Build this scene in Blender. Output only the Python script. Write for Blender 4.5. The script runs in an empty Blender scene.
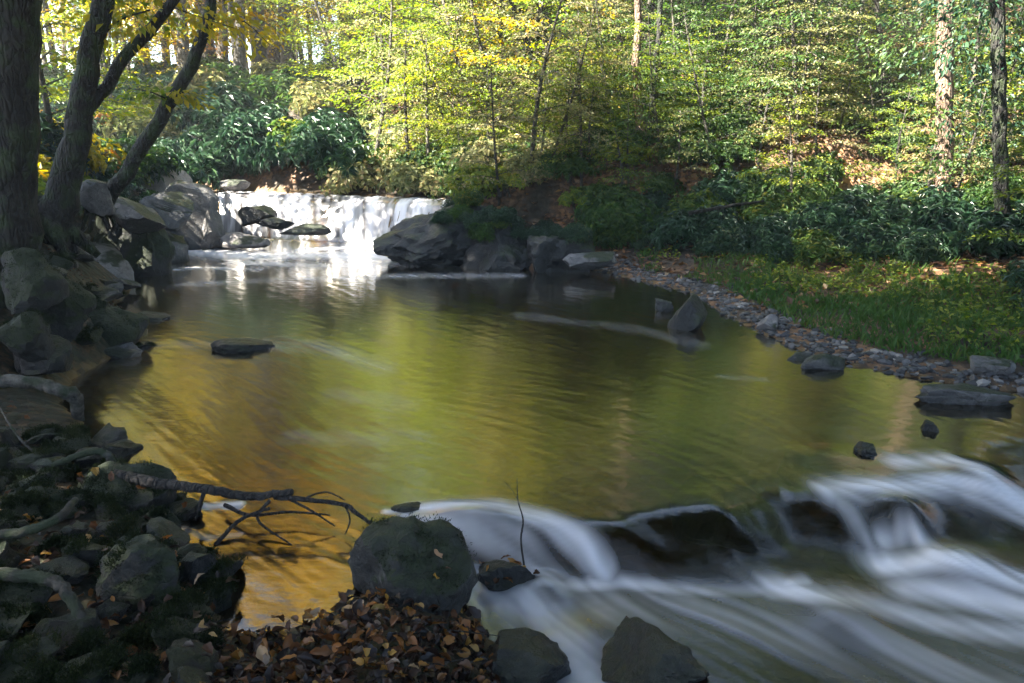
import bpy, math, random
import numpy as np
from mathutils import Vector, Matrix, noise as mnoise

RNG = np.random.default_rng(11)
random.seed(11)
SC = bpy.context.scene
COL = SC.collection
R = math.radians

# ------------------------------------------------------------------ camera model
FPX, CX, CY = 800.0, 512.0, 341.5
CAMZ = 2.0
PITCH = math.atan((341.5 - 140.0) / FPX)
CP, SP = math.cos(PITCH), math.sin(PITCH)

def ray(px, py):
    u = (px - CX) / FPX
    v = -(py - CY) / FPX
    return np.array([u, CP + v * SP, -SP + v * CP])

def at_y(px, py, Y):
    d = ray(px, py)
    return np.array([0, 0, CAMZ]) + d * (Y / d[1])

def at_z(px, py, Z):
    d = ray(px, py)
    return np.array([0, 0, CAMZ]) + d * ((Z - CAMZ) / d[2])

def hit(px, py, fn, y0=2.0, y1=70.0):
    d = ray(px, py)
    t = np.exp(np.linspace(math.log(y0), math.log(y1), 900))
    X = d[0] * t / d[1]; Z = CAMZ + d[2] * t / d[1]
    g = fn(X, t)
    i = int(np.argmax(Z < g)) if np.any(Z < g) else len(t) - 1
    return np.array([X[i], t[i], g[i]])

# ------------------------------------------------------------------ numpy helpers
def sstep(a, b, x):
    t = np.clip((x - a) / (b - a), 0, 1)
    return t * t * (3 - 2 * t)

def seg_dist(X, Y, poly, closed=True):
    P = np.asarray(poly, float)
    n = len(P)
    best = np.full(X.shape, 1e9)
    for i in range(n if closed else n - 1):
        a, b = P[i], P[(i + 1) % n]
        ab = b - a
        L = ab @ ab + 1e-12
        t = np.clip(((X - a[0]) * ab[0] + (Y - a[1]) * ab[1]) / L, 0, 1)
        dx = X - a[0] - t * ab[0]; dy = Y - a[1] - t * ab[1]
        best = np.minimum(best, dx * dx + dy * dy)
    return np.sqrt(best)

def inside(X, Y, poly):
    P = np.asarray(poly, float)
    r = np.zeros(X.shape, bool)
    n = len(P)
    for i in range(n):
        a, b = P[i], P[(i + 1) % n]
        c = ((a[1] > Y) != (b[1] > Y))
        xs = (b[0] - a[0]) * (Y - a[1]) / (b[1] - a[1] + 1e-15) + a[0]
        r ^= c & (X < xs)
    return r

_perm = np.random.default_rng(3).random((256, 256))
def vnoise(x, y):
    xi = np.floor(x).astype(int); yi = np.floor(y).astype(int)
    fx = x - xi; fy = y - yi
    fx = fx * fx * (3 - 2 * fx); fy = fy * fy * (3 - 2 * fy)
    g = lambda a, b: _perm[a & 255, b & 255]
    return ((g(xi, yi) * (1 - fx) + g(xi + 1, yi) * fx) * (1 - fy) + (g(xi, yi + 1) * (1 - fx) + g(xi + 1, yi + 1) * fx) * fy)

def fbm(x, y, o=4):
    s = 0; a = .5
    for i in range(o):
        s = s + a * (vnoise(x * 2 ** i + 17.3 * i, y * 2 ** i + 5.1 * i) - .5)
        a *= .5
    return s

# ------------------------------------------------------------------ water levels (plan view polygons)
DROP = -0.18
TOP = 1.0
z0 = lambda pts: [tuple(at_z(px, py, 0)[:2]) for px, py in pts]
lip = z0([(372, 760), (378, 640), (384, 570), (396, 524), (440, 513), (500, 506), (560, 509), (620, 512), (680, 500),
          (725, 482), (768, 470), (812, 484), (850, 482), (920, 462), (1024, 442), (1180, 425)])
foot = [tuple(at_z(px, py, DROP)[:2]) for px, py in
        [(500, 800), (492, 640), (476, 600), (478, 566), (520, 577), (590, 587), (700, 594), (790, 594), (848, 584),
         (880, 565), (930, 558), (1024, 552), (1200, 540)]]
ffoot = z0([(195, 236), (250, 240), (300, 246), (372, 247)])
ftop = [tuple(at_z(px, py, TOP)[:2]) for px, py in [(190, 188), (260, 189), (330, 190), (445, 195)]]
PA = [(-30, lip[0][1])] + [(-30, ffoot[0][1] + .5)] + ffoot + [(ffoot[-1][0] + 1.0, ffoot[-1][1] - .8), (30, 10)] + [(30, lip[-1][1] + .3)] + lip[::-1]
PB = foot + [(30, foot[-1][1]), (30, -30), (foot[0][0], -30)]
PC = [(-30, ftop[0][1] + .5)] + ftop + [(30, ftop[-1][1] + 1.0), (30, 90), (-30, 90)]

def wlevel(X, Y):
    X = np.asarray(X, float); Y = np.asarray(Y, float)
    def d(P):
        k = seg_dist(X, Y, P)
        return np.where(inside(X, Y, P), 0, k)
    nw = sstep(7, 5.5, Y)
    X0, Y0 = X, Y
    X = X + nw * .35 * fbm(X * 1.7 + 40, Y * 1.7, 3); Y = Y + nw * .45 * fbm(X0 * 1.5, Y0 * 1.5 + 60, 3)
    dA, dB, dC = d(PA), d(PB), d(PC)
    p = 2.0
    e = 1e-9
    wA, wB, wC = 1 / (dA ** p + e), 1 / (dB ** p + e), 1 / (dC ** p + e)
    z = (wB * DROP + wC * TOP) / (wA + wB + wC)
    return z

def add_fall_steps(z, X, Y):
    # break the far drop into uneven ledges
    t = np.clip(z / TOP, 0, 1)
    n = fbm(X * 1.1, Y * .4, 3) * .5
    q = t + n * t * (1 - t) * 2.0
    k = 2.6 + 0 * X
    st = (np.floor(q * k) + sstep(.45, 1, q * k - np.floor(q * k))) / k
    zz = np.where(z > .01, np.clip(.35 * t + .65 * st, 0, 1) * TOP, z)
    return zz

def wsurf(X, Y):
    X = np.asarray(X, float); Y = np.asarray(Y, float)
    z = wlevel(X, Y)
    z = add_fall_steps(z, X, Y)
    # water heaping over hidden stones in the near rapid
    for (bx, by, h, r) in BUMPS:
        z = z + h * np.exp(-((X - bx) ** 2 + (Y - by) ** 2) / (r * r))
    return z

BUMPS = []
for (px, py, z, h, r) in [(735, 520, 0, .035, .30), (470, 535, -.08, .05, .18), (540, 590, DROP, .06, .14), (955, 570, DROP, .085, .22),
                          (905, 520, -.1, .10, .15), (600, 640, DROP, .03, .2), (840, 620, DROP, .04, .2), (985, 480, -.03, .05, .2), (820, 455, 0, .02, .2)]:
    p = at_z(px, py, z)
    BUMPS.append((p[0], p[1], h, r))

# ------------------------------------------------------------------ water outline
left_line = z0([(352, 606), (330, 620), (300, 636), (262, 644), (226, 636), (208, 606), (212, 580), (182, 545), (163, 512),
                (140, 498), (100, 455), (80, 425), (60, 405), (70, 382), (100, 362), (132, 348), (134, 322), (112, 306), (130, 290),
                (116, 280), (150, 267), (192, 246), (206, 238)])
fall_left = [tuple(at_z(198, 190, TOP)[:2])]
uL = fall_left[0]
up = [(uL[0] - .6, uL[1] + .8), (uL[0] - 3, uL[1] + 1.4), (uL[0] - 9, uL[1] + 2.0), (uL[0] - 9, uL[1] + 4.2), (uL[0] - 2.5, uL[1] + 3.0)]
fR = at_z(446, 196, TOP); fM = at_z(405, 226, .45)
up2 = [(fR[0] - 1.6, fR[1] + 1.5), (fR[0] + .1, fR[1] + .7)]
right_line = z0([(372, 247), (430, 258), (520, 264), (600, 271), (690, 292), (722, 314), (790, 347), (850, 366), (930, 381), (1024, 394), (1150, 412)])
near_line = [(7.0, 4.0), (7.5, 1.0), (3.0, 1.2), (1.2, 2.4)] + \
    [tuple(at_z(px, py, z)[:2]) for px, py, z in [(560, 715, DROP), (497, 668, DROP), (470, 618, -.2), (430, 606, -.1), (390, 606, 0)]]
OUT = left_line + fall_left + up + up2 + [(fR[0], fR[1]), (fM[0], fM[1])] + right_line + near_line
N_LEFT = len(left_line) + 1 + 3
OUT = [tuple(map(float, p)) for p in OUT]
cl_y = np.array([-30, 2.5, 4, 6, 9, 12, 15.5, 18, 22, 27, 33, 90])
cl_x = np.array([-6, .3, .5, .4, -.8, -2.4, -4.0, -4.6, -4.8, -5.6, -6.5, -14])

def ground(X, Y):
    X = np.asarray(X, float); Y = np.asarray(Y, float)
    w = wlevel(X, Y)
    w = add_fall_steps(w, X, Y)
    d = seg_dist(X, Y, OUT)
    ins = inside(X, Y, OUT)
    fallz = sstep(.02, .1, w / TOP)
    depth = (np.minimum(.03 + .30 * d, .55) * (1 - fallz) + np.minimum(.03 + .1 * d, .1) * fallz)
    nearb = sstep(4.3, 3.3, Y)
    depth = depth * (1 - .35 * nearb)
    bed = w - depth - .07 * sstep(6, 5.2, Y) * sstep(.05, .3, d) - .10 * fbm(X * 2.2, Y * 2.2, 4) * (1 - .6 * fallz)
    n1 = fbm(X * .9 + 3, Y * .9, 4)
    n2 = fbm(X * .22, Y * .22 + 9, 3)
    # left bank
    s = .20 + .95 * sstep(4.6, 7.5, Y)
    lim = 1.25
    left = np.where(d < lim, s * d, s * lim + .26 * np.minimum(d - lim, 5.5) + .02 * np.maximum(d - lim - 5.5, 0)) + .03 + .35 * n1 * np.minimum(d, 1) + 1.2 * n2 * sstep(2, 8, d)
    near = .05 + .26 * d + .10 * n1 * np.minimum(d * 2, 1)
    isn = sstep(4.2, 3.2, Y) * sstep(-1.9, -1.0, X)
    left = left * (1 - isn) + np.minimum(near, .75) * isn
    # right bank: gravel and grass spit, then hillside
    sw = np.clip(.3 + .64 * (X - 1.8), .25, 3.2)
    spit = .02 + .075 * np.minimum(d, sw)
    steep = .40 + .55 * sstep(2.0, -1, X) * sstep(1.6, .4, d - sw)
    right = spit + np.maximum(d - sw, 0) * steep * np.where(d - sw < .8, 1, 1) + .30 * n1 * np.minimum(d * .5, 1) + 2.2 * n2 * sstep(2, 9, d)
    right = np.where(Y < 3.5, np.minimum(right, 1.2), right)
    c = np.interp(Y, cl_y, cl_x)
    k = sstep(-.6, .6, X - c)
    bank = w + left * (1 - k) + right * k
    return np.where(ins, np.minimum(bed, w - .01), bank)

# ------------------------------------------------------------------ object helpers
def link(o, parent=None):
    COL.objects.link(o)
    if parent: o.parent = parent
    return o

def tag(o, label=None, cat=None, group=None, kind=None):
    if label: o['label'] = label
    if cat: o['category'] = cat
    if group: o['group'] = group
    if kind: o['kind'] = kind
    return o

def mesh_np(name, V, Fc, mat=None, smooth=False, attrs=None):
    me = bpy.data.meshes.new(name)
    V = np.ascontiguousarray(V, np.float32); Fc = np.ascontiguousarray(Fc, np.int32)
    me.vertices.add(len(V)); me.vertices.foreach_set('co', V.ravel())
    k = Fc.shape[1]
    me.loops.add(Fc.size); me.loops.foreach_set('vertex_index', Fc.ravel())
    me.polygons.add(len(Fc)); me.polygons.foreach_set('loop_start', np.arange(0, Fc.size, k, dtype=np.int32))
    me.polygons.foreach_set('use_smooth', np.full(len(Fc), smooth, bool))
    if attrs:
        for a, v in attrs.items():
            at = me.attributes.new(a, 'FLOAT', 'POINT')
            at.data.foreach_set('value', np.ascontiguousarray(v, np.float32))
    me.update(calc_edges=True)
    me.validate()
    if mat: me.materials.append(mat)
    return me

def obj(name, me, parent=None, loc=None):
    o = bpy.data.objects.new(name, me)
    if loc is not None: o.location = loc
    return link(o, parent)

def empty(name, loc=(0, 0, 0), rz=0.0):
    o = bpy.data.objects.new(name, None)
    o.location = tuple(map(float, loc)); o.rotation_euler = (0, 0, rz); o.empty_display_size = .2
    return link(o)

def dup(root, loc, rz=0, sc=1.0, label=None, group=None, cat=None, mats=None, tilt=(0, 0)):
    r = root.copy(); COL.objects.link(r)
    r.location = tuple(map(float, loc)); r.rotation_euler = (tilt[0], tilt[1], rz)
    r.scale = (sc, sc, sc) if np.isscalar(sc) else sc
    if label: r['label'] = label
    if group: r['group'] = group
    if cat: r['category'] = cat
    for ch in list(root.children):
        c = ch.copy(); COL.objects.link(c); c.parent = r
        key = ch.name.split('.')[0]
        if mats and key in mats:
            c.material_slots[0].link = 'OBJECT'; c.material_slots[0].material = mats[key]
    return r

class Tubes:
    """tapered tubes along polylines gathered into one mesh"""
    def __init__(s): s.V = []; s.F = []; s.n = 0
    def add(s, pts, rad, sides=8, rough=.0, seed=0):
        P = np.asarray(pts, float); n = len(P)
        rad = np.broadcast_to(np.asarray(rad, float), (n,)) if np.ndim(rad) == 0 or len(np.atleast_1d(rad)) == n else np.interp(np.linspace(0, 1, n), np.linspace(0, 1, len(rad)), rad)
        T = np.gradient(P, axis=0); T /= np.linalg.norm(T, axis=1)[:, None] + 1e-9
        up = np.array([0, 0, 1.]) if abs(T[0][2]) < .9 else np.array([1., 0, 0])
        a = np.linspace(0, 2 * math.pi, sides, endpoint=False)
        rg = np.random.default_rng(seed + 5)
        V = []
        for i in range(n):
            u = np.cross(T[i], up); u /= np.linalg.norm(u) + 1e-9
            v = np.cross(u, T[i]); up = v
            rr = rad[i] * (1 + rough * (rg.random(sides) - .5) * 2)
            V.append(P[i] + np.outer(np.cos(a) * rr, u) + np.outer(np.sin(a) * rr, v))
        V = np.concatenate(V + [P[:1], P[-1:]])
        b = s.n; F = []
        for i in range(n - 1):
            for j in range(sides):
                k = (j + 1) % sides
                F.append((b + i * sides + j, b + i * sides + k, b + (i + 1) * sides + k)); F.append((b + i * sides + j, b + (i + 1) * sides + k, b + (i + 1) * sides + j))
        c0, c1 = b + n * sides, b + n * sides + 1
        for j in range(sides):
            k = (j + 1) % sides
            F.append((c0, b + k, b + j)); F.append((c1, b + (n - 1) * sides + j, b + (n - 1) * sides + k))
        s.V.append(V); s.F += F; s.n += len(V)
        return s
    def mesh(s, name, mat): return mesh_np(name, np.concatenate(s.V), np.array(s.F), mat, True)

def smooth_path(pts, n=14, jit=0, seed=0):
    P = np.asarray(pts, float)
    if len(P) == 2: P = np.array([P[0], (P[0] + P[1]) / 2, P[1]])
    out = []
    m = len(P) - 1
    Q = np.vstack([2 * P[0] - P[1], P, 2 * P[-1] - P[-2]])
    for t in np.linspace(0, m - 1e-6, n):
        i = int(t); f = t - i
        a, b, c, d = Q[i], Q[i + 1], Q[i + 2], Q[i + 3]
        out.append(.5 * ((2 * b) + (-a + c) * f + (2 * a - 5 * b + 4 * c - d) * f * f + (-a + 3 * b - 3 * c + d) * f ** 3))
    out = np.array(out)
    if jit:
        rg = np.random.default_rng(seed)
        j = rg.normal(0, jit, out.shape); j[0] = 0; j[-1] = 0
        out += j
    return out

def norm(a): return a / (np.linalg.norm(a, axis=-1, keepdims=True) + 1e-9)

def leaf_arrays(pos, axis, nrm, ln, ratio=.5, tint=None, fold=.18, droop=.15):
    """four-cornered folded leaves"""
    N = len(pos)
    axis = norm(axis); side = norm(np.cross(axis, nrm)); nrm = norm(np.cross(side, axis))
    ln = np.broadcast_to(ln, (N,))[:, None]
    w = ln * ratio * .5
    b = pos
    tip = pos + axis * ln - nrm * ln * droop
    mid = pos + axis * ln * .45
    l = mid + side * w + nrm * ln * fold * .5
    r = mid - side * w + nrm * ln * fold * .5
    V = np.stack([b, l, tip, r], 1).reshape(-1, 3)
    i = np.arange(N)[:, None] * 4
    F = np.concatenate([i + [0, 2, 1], i + [0, 3, 2]], 0)
    t = np.repeat(RNG.random(N) if tint is None else tint, 4)
    return V, F, t

def leaf_mesh(name, mat, *a, **k):
    V, F, t = leaf_arrays(*a, **k)
    return mesh_np(name, V, F, mat, False, {'tint': t})

# ------------------------------------------------------------------ materials
class NT:
    def __init__(s, name):
        s.m = bpy.data.materials.new(name); s.m.use_nodes = True
        s.t = s.m.node_tree; s.t.nodes.clear()
        s.out = s.n('ShaderNodeOutputMaterial')
    def n(s, typ, props=None, **inp):
        nd = s.t.nodes.new(typ)
        for k, v in (props or {}).items(): setattr(nd, k, v)
        for k, v in inp.items():
            key = int(k[1:]) if k[0] == '_' and k[1:].isdigit() else k.replace('__', ' ')
            sk = nd.inputs[key]
            if isinstance(v, bpy.types.NodeSocket): s.t.links.new(v, sk)
            else: sk.default_value = (*v, 1) if isinstance(v, tuple) and len(v) == 3 and sk.type == 'RGBA' else v
        return nd
    def ramp(s, fac, stops, interp='LINEAR'):
        nd = s.n('ShaderNodeValToRGB', Fac=fac)
        cr = nd.color_ramp; cr.interpolation = interp
        while len(cr.elements) < len(stops): cr.elements.new(.5)
        for e, (p, c) in zip(cr.elements, stops):
            e.position = p; e.color = (*c, 1) if len(c) == 3 else c
        return nd.outputs[0]
    def noise(s, vec, scale, detail=4, rough=.55):
        return s.n('ShaderNodeTexNoise', Vector=vec, Scale=scale, Detail=detail, Roughness=rough).outputs[0]
    def math(s, op, a, b=0.0, clamp=False):
        return s.n('ShaderNodeMath', {'operation': op, 'use_clamp': clamp}, _0=a, _1=b).outputs[0]
    def mix(s, fac, a, b, blend='MIX'):
        nd = s.n('ShaderNodeMix', {'data_type': 'RGBA', 'blend_type': blend})
        for i, v in ((0, fac), (6, a), (7, b)):
            if isinstance(v, bpy.types.NodeSocket): s.t.links.new(v, nd.inputs[i])
            else: nd.inputs[i].default_value = (*v, 1) if isinstance(v, tuple) else v
        return nd.outputs[2]
    def bump(s, h, strength, dist): return s.n('ShaderNodeBump', Height=h, Strength=strength, Distance=dist).outputs[0]
    def done(s, sh):
        s.t.links.new(sh, s.out.inputs['Surface']); return s.m

def leaf_mat(name, stops, trans=.42, rough=.5, spec=.35, vary=.35, tcol=1.0):
    m = NT(name)
    a = m.n('ShaderNodeAttribute', {'attribute_name': 'tint'}).outputs['Fac']
    oi = m.n('ShaderNodeObjectInfo').outputs['Random']
    f = m.math('ADD', m.math('MULTIPLY', a, 1 - vary), m.math('MULTIPLY', oi, vary))
    c = m.ramp(f, stops)
    c2 = m.n('ShaderNodeHueSaturation', Color=c, Saturation=1.15, Value=1.25 * tcol).outputs[0]
    p = m.n('ShaderNodeBsdfPrincipled', Base__Color=c, Roughness=rough)
    p.inputs['Specular IOR Level'].default_value = spec
    t = m.n('ShaderNodeBsdfTranslucent', Color=c2)
    return m.done(m.n('ShaderNodeMixShader', Fac=trans, _1=p.outputs[0], _2=t.outputs[0]).outputs[0])

M = {}
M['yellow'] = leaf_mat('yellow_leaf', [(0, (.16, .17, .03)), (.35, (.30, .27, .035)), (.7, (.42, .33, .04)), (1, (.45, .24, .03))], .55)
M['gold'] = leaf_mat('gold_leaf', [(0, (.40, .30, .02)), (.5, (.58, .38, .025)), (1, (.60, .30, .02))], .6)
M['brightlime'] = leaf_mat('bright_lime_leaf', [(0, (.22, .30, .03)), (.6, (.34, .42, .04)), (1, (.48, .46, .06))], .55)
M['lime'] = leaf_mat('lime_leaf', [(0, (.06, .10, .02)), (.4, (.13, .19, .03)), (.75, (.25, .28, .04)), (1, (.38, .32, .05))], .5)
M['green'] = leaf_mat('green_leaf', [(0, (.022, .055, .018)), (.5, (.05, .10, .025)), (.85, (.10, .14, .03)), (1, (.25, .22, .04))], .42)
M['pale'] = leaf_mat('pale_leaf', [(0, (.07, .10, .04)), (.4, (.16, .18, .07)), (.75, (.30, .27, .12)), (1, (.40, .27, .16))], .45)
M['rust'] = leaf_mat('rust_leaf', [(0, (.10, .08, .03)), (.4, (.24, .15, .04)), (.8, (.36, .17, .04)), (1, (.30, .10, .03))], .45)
M['rhodo'] = leaf_mat('glossy_dark_leaf', [(0, (.012, .035, .018)), (.5, (.022, .055, .026)), (.9, (.045, .085, .035)), (1, (.16, .16, .05))], .15, .36, .5)
M['hemlock'] = leaf_mat('needle_leaf', [(0, (.010, .035, .020)), (.6, (.022, .06, .030)), (1, (.05, .09, .035))], .2)
M['grass'] = leaf_mat('grass_blade', [(0, (.04, .10, .025)), (.6, (.08, .16, .035)), (.85, (.16, .18, .045)), (1, (.28, .20, .08))], .4)
M['moss'] = leaf_mat('moss_blade', [(0, (.006, .011, .004)), (.5, (.015, .026, .007)), (.85, (.032, .042, .010)), (1, (.07, .06, .02))], .2, .7, .2)
M['litter'] = leaf_mat('litter_leaf', [(0, (.035, .022, .014)), (.4, (.10, .05, .025)), (.7, (.20, .09, .035)), (.9, (.30, .16, .05)), (1, (.36, .26, .16))], .2, vary=0)
M['heap'] = leaf_mat('heap_leaf', [(0, (.02, .014, .012)), (.35, (.06, .03, .018)), (.55, (.16, .065, .022)), (.75, (.32, .13, .03)), (.9, (.42, .24, .05)), (1, (.34, .26, .20))], .2, .45, .4, vary=1.0)
M['heapmass'] = leaf_mat('matted_leaf', [(0, (.014, .010, .009)), (.4, (.04, .02, .013)), (.65, (.11, .045, .018)), (.85, (.24, .10, .025)), (1, (.36, .22, .06))], .2, .4, .4, vary=0)
M['paleleaf'] = leaf_mat('tan_leaf', [(0, (.45, .26, .15)), (1, (.5, .30, .18))], .15)

def bark_mat(name, c0, c1, moss=.0):
    m = NT(name)
    co = m.n('ShaderNodeTexCoord').outputs['Object']
    mp = m.n('ShaderNodeMapping', Vector=co); mp.inputs['Scale'].default_value = (1, 1, .16)
    n = m.noise(mp.outputs[0], 22, 6, .65)
    n2 = m.noise(co, 3, 3)
    mp2 = m.n('ShaderNodeMapping', Vector=co); mp2.inputs['Scale'].default_value = (1, 1, .22)
    fu = m.n('ShaderNodeTexVoronoi', {'feature': 'DISTANCE_TO_EDGE'}, Vector=m.n('ShaderNodeVectorMath', {'operation': 'ADD'}, _0=mp2.outputs[0], _1=m.n('ShaderNodeVectorMath', {'operation': 'SCALE'}, _0=m.n('ShaderNodeTexNoise', Vector=co, Scale=9.0).outputs[1], Scale=.05).outputs[0]).outputs[0], Scale=24.0).outputs['Distance']
    fr = m.ramp(fu, [(0, (0, 0, 0)), (.22, (1, 1, 1))])
    c = m.ramp(m.math('MULTIPLY', n, m.math('ADD', m.math('MULTIPLY', fr, .28), .75)), [(.25, c0), (.66, c1)])
    c = m.mix(m.math('MULTIPLY', m.math('GREATER_THAN', n2, .56), .5), c, tuple(x * 1.5 for x in c1))
    if moss: c = m.mix(m.ramp(m.noise(co, 5, 5), [(.5 - moss * .2, (0, 0, 0)), (.66 - moss * .2, (1, 1, 1))]), c, (.028, .045, .014))
    p = m.n('ShaderNodeBsdfPrincipled', Base__Color=c, Roughness=.85, Normal=m.bump(m.math('ADD', n, fr), .9, .03))
    return m.done(p.outputs[0])
M['bark'] = bark_mat('dark_bark', (.006, .0055, .005), (.022, .020, .017), .15)
M['barkpale'] = bark_mat('tan_bark', (.08, .052, .036), (.22, .145, .10))
M['barkgrey'] = bark_mat('grey_bark', (.03, .027, .022), (.10, .088, .07))

M['wetwood'] = bark_mat('wet_wood', (.010, .009, .008), (.035, .03, .026))
def root_mat(name, c0, c1):
    m = NT(name); co = m.n('ShaderNodeTexCoord').outputs['Object']
    n = m.noise(co, 16, 6, .7); n2 = m.noise(co, 60, 3, .6); mo = m.noise(co, 6, 4)
    c = m.mix(m.ramp(mo, [(.48, (0, 0, 0)), (.58, (1, 1, 1))]), m.ramp(n, [(.35, c0), (.7, c1)]), (.022, .032, .012))
    return m.done(m.n('ShaderNodeBsdfPrincipled', Base__Color=c, Roughness=.8, Normal=m.bump(m.math('ADD', n, m.math('MULTIPLY', n2, .4)), .8, .02)).outputs[0])
M['barkmoss'] = root_mat('mossy_bark', (.012, .011, .009), (.06, .055, .045))
M['root'] = root_mat('bleached_root', (.03, .027, .022), (.17, .155, .13))

def rock_mat(name, c0, c1, moss=0., rough=.55, lichen=0.):
    m = NT(name)
    co = m.n('ShaderNodeTexCoord').outputs['Object']
    n = m.noise(co, 5, 8, .65); n2 = m.noise(co, 22, 6, .7); n3 = m.noise(co, 2.2, 3)
    c = m.ramp(m.math('ADD', m.math('MULTIPLY', n, .65), m.math('MULTIPLY', n2, .35)), [(.32, c0), (.66, c1)])
    if lichen: c = m.mix(m.ramp(m.noise(co, 9, 5, .7), [(.60, (0, 0, 0)), (.66, (lichen,) * 3)]), c, (.30, .31, .27))
    if moss:
        nz = m.n('ShaderNodeSeparateXYZ', Vector=m.n('ShaderNodeNewGeometry').outputs['Normal']).outputs[2]
        f = m.math('ADD', m.math('MULTIPLY', nz, .45), m.math('MULTIPLY', n3, 1.1))
        c = m.mix(m.ramp(f, [(.95 - moss * .45, (0, 0, 0)), (1.08 - moss * .45, (1, 1, 1))]), c, m.ramp(n2, [(.35, (.008, .014, .005)), (.65, (.026, .038, .011))]))
    vx = m.n('ShaderNodeVectorMath', {'operation': 'ADD'}, _0=co, _1=m.n('ShaderNodeVectorMath', {'operation': 'SCALE'}, _0=m.n('ShaderNodeTexNoise', Vector=co, Scale=7.0, Detail=5.0).outputs[1], Scale=.16).outputs[0]).outputs[0]
    ck = m.n('ShaderNodeTexVoronoi', {'feature': 'DISTANCE_TO_EDGE'}, Vector=vx, Scale=3.4).outputs['Distance']
    ckr = m.ramp(ck, [(0, (0, 0, 0)), (.016, (1, 1, 1))])
    c = m.mix(m.ramp(n3, [(.42, (0, 0, 0)), (.6, (.6,) * 3)]), c, m.mix(1.0, c, ckr, 'MULTIPLY'))
    pz = m.n('ShaderNodeSeparateXYZ', Vector=m.n('ShaderNodeNewGeometry').outputs['Position']).outputs[2]
    wet = m.n('ShaderNodeMapRange', Value=m.math('ADD', pz, m.math('MULTIPLY', n3, .12)), _1=.17, _2=.07, _3=0.0, _4=1.0).outputs[0]
    c = m.mix(m.math('MULTIPLY', wet, .6), c, (.010, .011, .010))
    h = m.math('ADD', m.math('ADD', n, m.math('MULTIPLY', n2, .6)), m.math('MULTIPLY', ckr, .10))
    p = m.n('ShaderNodeBsdfPrincipled', Base__Color=c, Normal=m.bump(h, .9, .05), Roughness=m.math('ADD', m.math('MULTIPLY', n2, .4), rough - .2))
    return m.done(p.outputs[0])
M['rock'] = rock_mat('grey_rock', (.05, .05, .052), (.20, .19, .185), .35, .6, .4)
M['rockpale'] = rock_mat('pale_rock', (.11, .10, .095), (.34, .31, .30), .1, .6)
M['rockdark'] = rock_mat('dark_wet_rock', (.005, .006, .007), (.024, .025, .025), .35, .38)
M['rockmoss'] = rock_mat('mossy_rock', (.009, .010, .010), (.045, .045, .042), .85, .7)
M['rockboulder'] = rock_mat('boulder_rock', (.009, .010, .010), (.042, .042, .038), .5, .6, .25)
M['rockbrown'] = rock_mat('brown_streambed_rock', (.03, .024, .015), (.11, .085, .045), 0, .5)

def ground_mat():
    m = NT('forest_floor')
    g = m.n('ShaderNodeNewGeometry')
    co = g.outputs['Position']
    bed = m.n('ShaderNodeAttribute', {'attribute_name': 'bed'}).outputs['Fac']
    n = m.noise(co, 1.3, 6); n2 = m.noise(co, 14, 5, .7); n3 = m.noise(co, .5, 3)
    vo = m.n('ShaderNodeTexVoronoi', Vector=co, Scale=9.0)
    vo2 = m.n('ShaderNodeTexVoronoi', Vector=co, Scale=17.0)
    lit = m.ramp(vo2.outputs['Color'], [(.0, (.03, .018, .01)), (.4, (.10, .05, .024)), (.7, (.22, .105, .045)), (1, (.30, .18, .09))])
    soil = m.mix(m.ramp(n2, [(.35, (0, 0, 0)), (.7, (1, 1, 1))]), (.022, .017, .011), (.05, .038, .022))
    c = m.mix(m.ramp(m.math('ADD', m.math('MULTIPLY', n, .6), m.math('MULTIPLY', n3, .4)), [(.42, (0, 0, 0)), (.55, (1, 1, 1))]), soil, lit)
    dk = m.n('ShaderNodeAttribute', {'attribute_name': 'moss'}).outputs['Fac']
    c = m.mix(m.math('MULTIPLY', dk, m.ramp(n2, [(.3, (.3,) * 3), (.6, (1, 1, 1))])), c, (.018, .024, .010))
    peb = m.ramp(vo.outputs['Color'], [(0, (.05, .03, .010)), (.5, (.14, .085, .022)), (1, (.24, .15, .045))])
    peb = m.mix(m.ramp(n, [(.4, (0, 0, 0)), (.65, (.8,) * 3)]), peb, (.085, .052, .014))
    c = m.mix(bed, c, peb)
    h = m.math('ADD', m.math('MULTIPLY', n2, .5), m.math('MULTIPLY', vo.outputs['Distance'], -.8))
    p = m.n('ShaderNodeBsdfPrincipled', Base__Color=c, Roughness=.8, Normal=m.bump(h, .9, .05))
    return m.done(p.outputs[0])
M['ground'] = ground_mat()

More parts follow.
